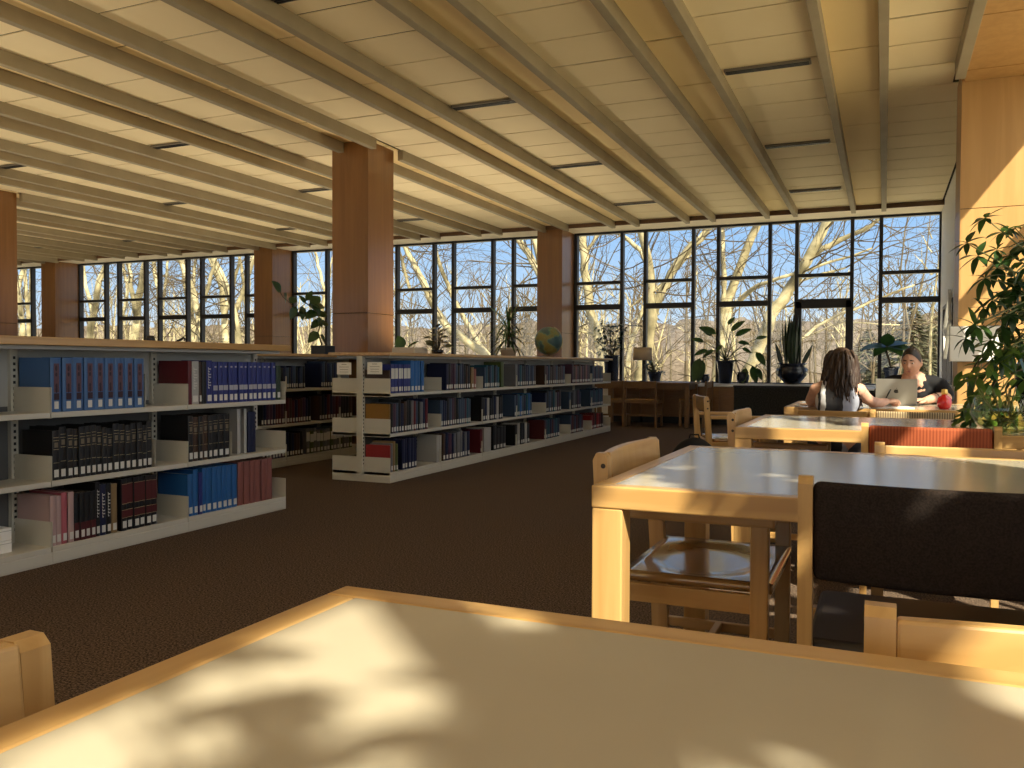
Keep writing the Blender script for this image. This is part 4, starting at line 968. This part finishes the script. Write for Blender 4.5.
def hand_into(b, w_, d, up, curl, m, side=1):
    """palm and five fingers from the wrist w_ along d; up is the back of the hand; side +1 puts the thumb on d x up"""
    d = Vector(d).normalized(); up = Vector(up); up = (up - d * up.dot(d)).normalized(); s_ = d.cross(up) * side
    w_ = Vector(w_)
    mt = Matrix((s_, d, up)).transposed().to_4x4(); mt.translation = w_ + d * .048
    b.ball((0, 0, 0), 1, m, 16, 10, (.040, .055, .016), mt)
    for i, (off, L_) in enumerate(((.030, .070), (.010, .079), (-.010, .074), (-.029, .058))):
        p0 = w_ + d * .075 + s_ * off; p = [p0]; dd = d.copy()
        for q in range(3):
            ang = curl * (q + .6) * .5; dd = (dd * cos(ang) - up * sin(ang)).normalized(); p.append(p[-1] + dd * L_ * (.42, .33, .25)[q])
        b.tube(p, [.0095, .0090, .0082, .0065], m, 8); b.ball(p[-1], .0066, m, 8, 6)
    p0 = w_ + d * .022 + s_ * .028; td = (d * .75 + s_ * .75 - up * .25).normalized()
    b.tube([p0, p0 + td * .035, p0 + td * .055 + d * .018, p0 + td * .062 + d * .036], [.014, .0115, .0098, .0075], m, 8)
def capsule(b, pts, rad, m, n=14):
    b.tube(pts, rad, m, n)
    for p, r in zip(pts, rad): b.ball(p, r * .995, m, n, 8)
def remesh(o, vox, sm=4):
    r = o.modifiers.new('remesh', 'REMESH'); r.mode = 'VOXEL'; r.voxel_size = vox; r.use_smooth_shade = True
    s_ = o.modifiers.new('smooth', 'SMOOTH'); s_.iterations = sm; s_.factor = .5
SK1 = mat('skin_light', (.60, .35, .25), .5, .4, kind='noise', col2=(.55, .31, .22), scale=30)
SK2 = mat('skin_ruddy', (.52, .29, .20), .5, .4, kind='noise', col2=(.47, .25, .17), scale=30)
HR1 = mat('hair_brown', (.055, .031, .020), .5, .3, kind='wood', col2=(.025, .014, .010), scale=4, axis=2)
HR2 = mat('hair_dark', (.022, .014, .010), .5, .4)
JEAN = mat('dark_denim', (.03, .04, .07), .8); TEE = mat('black_tee', (.012, .012, .014), .85, .2)
# shirt of the woman: grey sides, black middle panel, pale pattern at the left shoulder
tkm = bpy.data.materials.new('tank_top_cloth'); tkm.use_nodes = True; t_ = tkm.node_tree; b_ = t_.nodes['Principled BSDF']; b_.inputs['Roughness'].default_value = .85
tcn = t_.nodes.new('ShaderNodeTexCoord'); sp_ = t_.nodes.new('ShaderNodeSeparateXYZ'); r_ = t_.nodes.new('ShaderNodeValToRGB'); mr = t_.nodes.new('ShaderNodeMapRange')
nz = t_.nodes.new('ShaderNodeTexNoise'); nz.inputs['Scale'].default_value = 11; ad = t_.nodes.new('ShaderNodeMath'); ad.operation = 'MULTIPLY_ADD'; ad.inputs[1].default_value = .05
t_.links.new(tcn.outputs['Object'], sp_.inputs[0]); t_.links.new(tcn.outputs['Object'], nz.inputs['Vector']); t_.links.new(nz.outputs['Fac'], ad.inputs[0]); t_.links.new(sp_.outputs['X'], ad.inputs[2])
mr.inputs['From Min'].default_value = -.20 + .025; mr.inputs['From Max'].default_value = .20 + .025; t_.links.new(ad.outputs[0], mr.inputs['Value']); t_.links.new(mr.outputs[0], r_.inputs[0])
el = r_.color_ramp.elements; r_.color_ramp.interpolation = 'CONSTANT'
el[0].position = 0; el[0].color = (.62, .62, .66, 1); el[1].position = .60; el[1].color = (.25, .26, .32, 1)
for p_, c_ in ((.20, (.03, .03, .04)), (.25, (.60, .60, .64)), (.33, (.015, .014, .018))): q = el.new(p_); q.color = (*c_, 1)
t_.links.new(r_.outputs[0], b_.inputs['Base Color'])
V = Vector
# ---- woman: origin at the chair seat
WX, WY = -.285, 6.10
W = thing('person', 'person with long wavy brown hair and a grey and black tank top, writing', 'person', (WX, WY, 0))
def w3(x, y, z): return V((x, y, z))
b = MB()
capsule(b, [w3(0, 0, .56), w3(0, -.02, .66), w3(0, -.01, .76), w3(.0, .02, .86), w3(.01, .04, .93)], [.13, .105, .11, .10, .055], SK1, 18)
b.ball((0, -.005, .80), 1, SK1, 20, 14, (.135, .09, .14)); b.ball((0, .0, .55), 1, SK1, 20, 12, (.175, .14, .11))
capsule(b, [w3(.01, .03, .90), w3(.015, .05, 1.0)], [.052, .048], SK1)
HM = Matrix.Translation((.02, .075, 1.035)) @ Matrix.Rotation(pi - .1, 4, 'Z') @ Matrix.Rotation(radians(-14), 4, 'X') @ Matrix.Scale(.95, 4)
head_into(b, HM, SK1)
capsule(b, [w3(.08, .02, .885), w3(.135, .03, .868), w3(.175, .10, .815), w3(.215, .17, .785)], [.050, .047, .040, .034], SK1)
capsule(b, [w3(.215, .17, .785), w3(.265, .25, .775), w3(.30, .30, .785)], [.037, .033, .024], SK1)
hand_into(b, w3(.30, .30, .785), (.45, .75, .05), (-.2, .1, 1), .75, SK1, -1)
capsule(b, [w3(-.08, .02, .885), w3(-.135, .03, .865), w3(-.17, .07, .79), w3(-.17, .17, .765)], [.050, .047, .040, .034], SK1)
capsule(b, [w3(-.17, .17, .765), w3(-.12, .27, .77), w3(-.07, .33, .775)], [.036, .031, .023], SK1)
hand_into(b, w3(-.07, .33, .775), (.6, .7, -.03), (0, 0, 1), .3, SK1, 1)
for s_ in (-1, 1):
    capsule(b, [w3(s_ * .09, .02, .53), w3(s_ * .11, .25, .53), w3(s_ * .11, .42, .51)], [.085, .075, .058], SK1)
    capsule(b, [w3(s_ * .11, .42, .51), w3(s_ * .11, .43, .30), w3(s_ * .11, .42, .09)], [.058, .052, .038], SK1)
    capsule(b, [w3(s_ * .11, .41, .05), w3(s_ * .12, .53, .035)], [.036, .030], SK1)
o = b.build('body', W); remesh(o, .005, 3)
b = MB(); capsule(b, [w3(0, 0, .56), w3(0, -.02, .66), w3(0, -.01, .76), w3(0, .0, .82), w3(0, .012, .865)], [.145, .118, .120, .108, .075], tkm, 20)
b.ball((0, -.008, .79), 1, tkm, 22, 14, (.140, .102, .125))
for s_ in (-1, 1): capsule(b, [w3(s_ * .085, -.055, .84), w3(s_ * .075, -.03, .905), w3(s_ * .075, .03, .925), w3(s_ * .08, .09, .86)], [.028, .026, .026, .028], tkm)
o = b.build('tank_top', W); remesh(o, .008, 3)
b = MB()
for s_ in (-1, 1):
    capsule(b, [w3(s_ * .085, .0, .53), w3(s_ * .11, .25, .53), w3(s_ * .11, .42, .51)], [.102, .086, .070], JEAN)
    capsule(b, [w3(s_ * .11, .42, .51), w3(s_ * .11, .43, .30), w3(s_ * .11, .42, .12)], [.069, .062, .055], JEAN)
o = b.build('trousers', W); remesh(o, .01, 3)
b = MB()
for s_ in (-1, 1): capsule(b, [w3(s_ * .11, .40, .045), w3(s_ * .12, .55, .04)], [.045, .038], BLACKP)
o = b.build('shoes', W); remesh(o, .008, 2)
hb = MB(); hc = V((.02, .065, 1.045))
hb.ball(hc, 1, HR1, 28, 18, (.090, .108, .112)); hb.ball(hc + V((0, -.045, -.08)), 1, HR1, 24, 14, (.095, .065, .11)); hb.ball(hc + V((-.005, -.095, -.16)), 1, HR1, 24, 14, (.092, .06, .09))
random.seed(12)
for i in range(120):
    a = random.uniform(pi * .93, pi * 2.07); rr = random.uniform(.9, 1.06)
    p0 = hc + V((cos(a) * .085 * rr * .8, sin(a) * .10 * rr * .8, random.uniform(.02, .09))); L_ = random.uniform(.22, .34); ph = random.uniform(0, 6.28); pts = []
    for q in range(9):
        t = q / 8; sp2 = 1 + .35 * t
        wv = .010 * sin(ph + t * 11) * t
        pts.append(V((hc.x + cos(a) * .092 * sp2 * rr + wv, hc.y + sin(a) * (.100 - .02 * t) * rr + .008 * cos(ph + t * 9) - .095 * max(0, -sin(a)) * t ** 1.3, p0.z - L_ * t)) if q else p0)
    hb.tube(pts, [.008, .011, .012, .012, .012, .011, .009, .007, .003], HR1, 6)
hb.build('hair', W)
# pen held in the hand
t = thing('pen', 'black pen held upright in the hand of the writing person', 'pen', (WX + .300, WY + .345, .785)); 
MB().tube([(-.02, .01, -.03), (0, 0, .02), (.03, -.01, .085)], [.002, .0045, .0045], BLACKP, 8).build('barrel', t)
# ---- man
MX, MY = .215, 7.60
N = thing('person', 'person with short dark hair and a black t-shirt, seated behind the laptop', 'person', (MX, MY, 0))
b = MB()
capsule(b, [w3(0, 0, .56), w3(0, -.02, .68), w3(0, -.06, .80), w3(0, -.10, .88), w3(-.01, -.12, .95)], [.15, .135, .14, .12, .06], SK2, 18)
b.ball((0, -.06, .82), 1, SK2, 22, 14, (.185, .115, .13)); b.ball((0, 0, .56), 1, SK2, 20, 12, (.18, .14, .11))
capsule(b, [w3(-.01, -.11, .92), w3(-.015, -.145, 1.0)], [.060, .056], SK2)
HM2 = Matrix.Translation((-.015, -.165, 1.058)) @ Matrix.Rotation(radians(-16), 4, 'Z') @ Matrix.Rotation(radians(10), 4, 'X') @ Matrix.Diagonal((.92, 1, 1, 1))
head_into(b, HM2, SK2)
capsule(b, [w3(.10, -.09, .90), w3(.185, -.09, .875), w3(.225, -.15, .80), w3(.225, -.24, .775)], [.062, .062, .050, .040], SK2)
capsule(b, [w3(.225, -.24, .785), w3(.15, -.40, .79), w3(.075, -.53, .775)], [.044, .040, .026], SK2)
hand_into(b, w3(.075, -.53, .778), (-.75, -.45, -.04), (0, 0, 1), .55, SK2, -1)
capsule(b, [w3(-.10, -.09, .90), w3(-.185, -.09, .875), w3(-.225, -.15, .80), w3(-.22, -.24, .775)], [.062, .062, .050, .040], SK2)
capsule(b, [w3(-.22, -.24, .785), w3(-.17, -.36, .785), w3(-.13, -.43, .775)], [.042, .036, .026], SK2)
hand_into(b, w3(-.13, -.43, .778), (.2, -.8, -.02), (0, 0, 1), .5, SK2, 1)
for s_ in (-1, 1):
    capsule(b, [w3(s_ * .09, -.02, .53), w3(s_ * .12, -.25, .53), w3(s_ * .13, -.44, .52)], [.09, .08, .06], SK2)
    capsule(b, [w3(s_ * .13, -.44, .52), w3(s_ * .13, -.43, .30), w3(s_ * .13, -.42, .10)], [.06, .055, .04], SK2)
    capsule(b, [w3(s_ * .13, -.42, .05), w3(s_ * .14, -.55, .035)], [.036, .030], SK2)
o = b.build('body', N); remesh(o, .005, 2)
b = MB(); capsule(b, [w3(0, 0, .56), w3(0, -.02, .68), w3(0, -.06, .80), w3(0, -.09, .87)], [.165, .148, .152, .128], TEE, 20)
b.ball((0, -.062, .82), 1, TEE, 22, 14, (.198, .127, .125))
for s_ in (-1, 1): capsule(b, [w3(s_ * .07, -.10, .905), w3(s_ * .14, -.09, .895), w3(s_ * .192, -.095, .868), w3(s_ * .228, -.15, .81), w3(s_ * .232, -.19, .79)], [.060, .066, .070, .064, .060], TEE)
capsule(b, [w3(-.05, -.10, .925), w3(.04, -.10, .925)], [.05, .05], TEE); capsule(b, [w3(-.06, -.145, .885), w3(.05, -.145, .885)], [.055, .055], TEE)
o = b.build('t_shirt', N); remesh(o, .008, 3)
b = MB()
for s_ in (-1, 1):
    capsule(b, [w3(s_ * .09, 0, .53), w3(s_ * .12, -.25, .53), w3(s_ * .13, -.44, .52)], [.105, .092, .073], JEAN)
    capsule(b, [w3(s_ * .13, -.44, .52), w3(s_ * .13, -.43, .30), w3(s_ * .13, -.42, .12)], [.072, .065, .057], JEAN)
o = b.build('trousers', N); remesh(o, .01, 3)
b = MB()
for s_ in (-1, 1): capsule(b, [w3(s_ * .13, -.40, .045), w3(s_ * .14, -.56, .04)], [.045, .038], BLACKP)
o = b.build('shoes', N); remesh(o, .008, 2)
# hair cap, brows, eyes, mouth, beard shade as hair
hb = MB(); n, k = 40, 24; vs = []; fs = []
for j in range(k + 1):
    ph = pi * .53 * j / k
    for i in range(n):
        a = 2 * pi * i / n; fr = max(0, -sin(a)); lim = 1 - .50 * fr ** 1.2
        p_ = ph * lim; w_ = sin(p_) ** .78; x, y, z = w_ * cos(a), w_ * sin(a), cos(p_)
        s2 = 1.05 + .010 * sin(9 * a + 7 * p_) * sin(p_)
        vs.append(HM2 @ V((x * .076 * s2, y * .094 * s2, z * .114 * s2)))
for j in range(k):
    for i in range(n): fs.append((j * n + i, j * n + (i + 1) % n, (j + 1) * n + (i + 1) % n, (j + 1) * n + i))
hb.add(vs, fs, HR2, True); o = hb.build('hair', N)
for s_ in (-1, 1):
    eb = MB(); eb.ball((s_ * .030, -.081, .010), 1, mat('eye_white', (.6, .58, .55), .3), 14, 10, (.012, .008, .0048), HM2); eb.ball((s_ * .030, -.0875, .009), 1, HR2, 10, 8, (.0055, .003, .0048), HM2); eb.build('eye', N)
    br = MB(); br.tube([HM2 @ V((s_ * q, -.094 + .25 * abs(q - .03) , .030 + .05 * (.03 - abs(q - .03)))) for q in (.012, .022, .032, .044)], [.003, .0045, .004, .002], HR2, 6); br.build('eyebrow', N)
mo = MB(); mo.tube([HM2 @ V((x, -.092 + 1.2 * abs(x) ** 1.3 * .4, -.056)) for x in (-.022, -.011, 0, .011, .022)], [.002, .0042, .0048, .0042, .002], mat('lip', (.34, .13, .11), .5), 8); mo.build('lips', N)
MB().tube([w3(.135 + .046 * sin(a) * .8, -.43 - .046 * sin(a) * .4, .787 + .042 * cos(a)) for a in [i * pi / 8 for i in range(17)]], .003, BLACKP, 6).build('wristband', N)
# ================================================================== outside
GZ = -1.7
gm_ = mat('bounce_lawn', (.62, .56, .40), .95, .1, kind='noise', col2=(.54, .48, .34), scale=.4)  # unseen ground, raised and made pale to bounce light up into the room
struct(MB().box(-140, 60, 15.9, 160, GZ - .5, GZ, gm_).build('ground'), 'pale lawn outside the windows, raised to bounce light')
struct(MB().box(-60, 60, -80, -9.3, GZ - .5, GZ, gm_).build('ground'), 'lawn behind the building')
struct(MB().box(1.8, 60, -9.3, 15.9, GZ - .5, GZ, gm_).build('ground'), 'lawn beside the building')
# wooded ridge
hm = mat('winter_woods', (.135, .108, .084), .95, .05, kind='noise', col2=(.085, .066, .05), scale=2.2)
rg = MB(); nx, ny = 220, 10; vs = []; fs = []
for j in range(ny + 1):
    for i in range(nx + 1):
        x = -150 + 210 * i / nx; y = 78 + 26 * (j / ny)
        top = 6.2 + 1.6 * noise.noise(V((x * .05, 0, 3))) + 1.1 * noise.noise(V((x * .35, 0, 1))) + .9 * noise.noise(V((x * 1.3, 5, 1)))
        hh = (GZ - .5) + (top - GZ) * min(1, j / 5) ** .6 + (.5 * noise.noise(V((x * .8, y * .8, 0))) if j else 0)
        vs.append((x, y, hh))
for j in range(ny):
    for i in range(nx): a = j * (nx + 1) + i; fs.append((a, a + 1, a + nx + 2, a + nx + 1))
rg.add(vs, fs, hm, True); tag(rg.build('woods'), 'distant hazy tan winter woods beyond the lawn', 'woods', kind='stuff')
BRK = mat('sycamore_bark', (.40, .345, .21), .85, .1, kind='noise', col2=(.18, .155, .09), scale=2.5)
TWG = mat('twig_bark', (.09, .07, .045), .9, .1)
BR2 = mat('grey_bark', (.11, .09, .06), .9, .1)
def grow(mb, p, d, L, r, dep, m, tw):
    if dep == 0 or r < .0028: return
    k = 4; pts = [p]; q = p.copy(); dd = d.copy()
    for i in range(k):
        dd = (dd + rv(.20) + V((0, 0, .04))).normalized(); q = q + dd * (L / k); pts.append(q.copy())
    mb.tube(pts, [r * (1 - .45 * i / k) for i in range(k + 1)], m if r > .035 else tw, 5 if r > .03 else 3, cap=False)
    nb = random.choice((2, 2, 3))
    for i in range(nb):
        j = random.randint(2, k); s_ = rv(1).normalized(); nd = (dd + s_ * random.uniform(.5, .95)).normalized()
        grow(mb, pts[j], nd, L * random.uniform(.6, .85), r * random.uniform(.38, .58), dep - 1, m, tw)
def tree_px(label, Y, limbs, dep=5, m=None, seed=1, tw=None, side=8):
    """limbs: list of (points in the view, radius at the start in m, radius at end); the limbs stand at distance Y and wander in depth"""
    random.seed(seed); m = m or BRK; tw = tw or TWG
    t = thing('bare_tree', label, 'tree', (0, 0, 0), 0, 'bare trees outside the windows')
    tb = MB(); br = MB(); b0 = None
    for li, (pts, r0, r1) in enumerate(limbs):
        yy = Y; P_ = []
        for i, (x, y) in enumerate(pts):
            P_.append(atY(x, y, yy)); yy += random.uniform(-.5, .5)
        if li == 0 and pts[0][1] > 340: P_.insert(0, V((P_[0].x + .15 * (P_[0].x - P_[1].x), Y, GZ - .1)))
        # smooth
        Q = []
        for i in range(len(P_) - 1):
            for s_ in range(3): Q.append(P_[i].lerp(P_[i + 1], s_ / 3) + (rv(.03) if i else V((0, 0, 0))))
        Q.append(P_[-1]); k = len(Q)
        R_ = [r0 + (r1 - r0) * i / (k - 1) for i in range(k)]
        R_ = [q * .72 for q in R_]; tb.tube(Q, R_, m, 9)
        for i in range(2, k):
            for _ in range(2):
                if random.random() < .62:
                    dd = (Q[i] - Q[i - 1]).normalized(); s_ = rv(1).normalized()
                    grow(br, Q[i], (dd * .6 + s_).normalized(), random.uniform(1.0, 2.2), min(R_[i] * .26, .024), dep, m, tw)
        dd = (Q[-1] - Q[-2]).normalized(); grow(br, Q[-1], dd, 1.8, r1 * .8, dep, m, tw)
    b_ = tb.build('trunk', t); br.build('branches', t); return t
tree_px('pale tree with an upright trunk seen in the leftmost panes of the right bay', 24, [([(610, 384), (600, 345), (590, 310), (584, 270), (583, 232)], .24, .15), ([(590, 310), (584, 275), (588, 250), (600, 232)], .10, .06), ([(596, 335), (577, 330)], .07, .04), ([(583, 250), (574, 215)], .13, .1)], 4, seed=3)
tree_px('pale forked tree with a broad limb crossing the second wide pane of the right bay', 22, [([(638, 384), (646, 350), (652, 318), (650, 280), (646, 250), (638, 215)], .24, .12), ([(648, 330), (660, 295), (678, 262), (700, 238), (725, 212)], .17, .11), ([(650, 270), (640, 250), (624, 237)], .10, .08)], 4, seed=4)
tree_px('thin leaning tree between the first and second wide panes of the right bay', 26, [([(622, 384), (630, 350), (640, 315), (655, 290)], .13, .07)], 4, seed=5)
tree_px('pale upright tree behind the spreading plant in the right bay', 23, [([(716, 384), (722, 345), (728, 300), (742, 262), (756, 225), (764, 200)], .22, .13), ([(722, 330), (724, 280), (722, 215)], .10, .08)], 4, seed=6)
tree_px('pale tree with a long limb rising right across the door pane', 21, [([(744, 384), (757, 350), (772, 315), (790, 290), (806, 262), (822, 232), (836, 200)], .24, .13), ([(806, 262), (822, 248), (845, 238), (870, 226), (892, 208)], .11, .05), ([(790, 285), (815, 276), (845, 268)], .05, .03), ([(822, 232), (825, 215), (822, 195)], .08, .06), ([(740, 300), (758, 284), (790, 275)], .09, .05)], 4, seed=7)
tree_px('slender branching tree at the low right of the right bay', 25, [([(780, 384), (800, 340), (825, 322), (850, 310), (880, 298), (915, 285)], .09, .03), ([(800, 340), (840, 322), (900, 325)], .04, .02)], 4, seed=8)
tree_px('fine branched tree right of the door pane', 30, [([(905, 384), (910, 330), (900, 280), (905, 230)], .07, .03), ([(910, 330), (925, 270), (930, 220)], .05, .02)], 5, seed=9, m=BR2)
tree_px('leaning pale tree in the window bay between the large column and the globe', 24, [([(490, 358), (470, 343), (450, 330), (436, 310), (428, 292), (415, 265), (400, 238)], .22, .12), ([(486, 354), (470, 330), (452, 296), (440, 265), (432, 240)], .12, .08), ([(410, 290), (402, 262), (396, 240)], .08, .06)], 4, seed=10)
tree_px('pale tree with a diagonal limb beside the globe column', 21, [([(560, 350), (552, 300), (538, 268), (524, 248), (512, 232)], .17, .12), ([(545, 300), (540, 265), (533, 230)], .14, .12)], 4, seed=11)
sd = 20
for i, (x0, x1, x2, Y_, r_) in enumerate(((318, 325, 312, 26, .11), (240, 228, 205, 20, .18), (226, 222, 204, 24, .2), (205, 192, 172, 19, .17), (196, 186, 180, 26, .2), (165, 158, 150, 22, .15), (132, 140, 150, 20, .2), (118, 128, 118, 25, .12), (88, 98, 112, 21, .18), (24, 18, 30, 22, .16), (248, 244, 238, 27, .12), (30, 26, 22, 28, .15))):
    lab = ('slim tree behind the leaning rubber plant', 'leaning pale tree left of the planter column', 'pale tree in the fourth wide pane of the bay over the near bookcase', 'pale tree leaning left over the near bookcase', 'straight pale tree over the small figurine',
           'pale tree over the round ornament', 'pale tree leaning right over the near bookcase', 'slender tree at the left of that bay', 'pale tree beside the far left column', 'pale tree in the far left bay', 'slim tree hard against the planter column', 'slender tree behind the one in the far left bay')[i]
    xm = (x0 + x1) / 2
    tree_px(lab, Y_, [([(x0, 350), (xm, 315), (x1, 290), ((x1 + x2) / 2, 265), (x2, 240)], r_, r_ * .6), ([(xm, 315), (xm + (x1 - x2) * .5, 285), (xm + (x1 - x2) * .9, 255)], r_ * .6, r_ * .35)], 4, seed=sd + i)
# evergreen at the right and thicket of far bare trees
def conifer(label, px, Y, zt, r):
    p = base_at(px, Y, GZ); t = thing('evergreen_tree', label, 'tree', p)
    MB().tube([(0, 0, 0), (0, 0, zt - GZ - .5)], [.2, .03], BR2, 8).build('trunk', t)
    lf = MB(); random.seed(int(px)); n = 900; H_ = zt - GZ
    cm = leaf_mat('conifer_needles', (.09, .09, .04), (.14, .13, .07), .8, .1)
    for i in range(n):
        z = H_ * (1 - random.random() ** .8 * .85); rr = r * (1 - z / H_) * 1.25; a = random.uniform(0, 6.28)
        lf.leaf((cos(a) * rr * .4, sin(a) * rr * .4, z), (cos(a), sin(a), -.15), (0, 0, 1), rr * .75 + .15, .22, cm, .1, 3)
    lf.build('needles', t)
conifer('tan green evergreen tree seen through the pane left of the side wall', 912, 52, 4.6, 3.2)
conifer('smaller evergreen tree left of the man', 868, 56, 3.3, 2.8)
conifer('evergreen tree at the far right edge of the window wall', 934, 60, 4.2, 2.8)
random.seed(55)
tk = MB()
for i in range(330):
    x = random.uniform(-75, 10); y = random.uniform(45, 74); h = random.uniform(5.5, 10.5)
    p = V((x, y, GZ)); k_ = random.choice((BR2, TWG, BRK))
    tk.tube([p, p + V((random.uniform(-.4, .4), 0, h * .5)), p + V((random.uniform(-.8, .8), 0, h))], [.10, .07, .02], k_, 4, cap=False)
    for j in range(9):
        q = p + V((0, 0, h * random.uniform(.35, .98))); e_ = q + V((random.uniform(-1.3, 1.3), random.uniform(-.6, .6), random.uniform(.4, 1.6)))
        tk.tube([q, (q + e_) / 2 + rv(.1), e_], [.045, .03, .010], k_, 3, cap=False)
        e2 = e_ + V((random.uniform(-.7, .7), 0, random.uniform(.1, .9))); tk.tube([(q + e_) / 2, e2], [.02, .008], k_, 3, cap=False)
tag(tk.build('thicket'), 'thicket of bare trees across the lawn', 'thicket', kind='stuff')
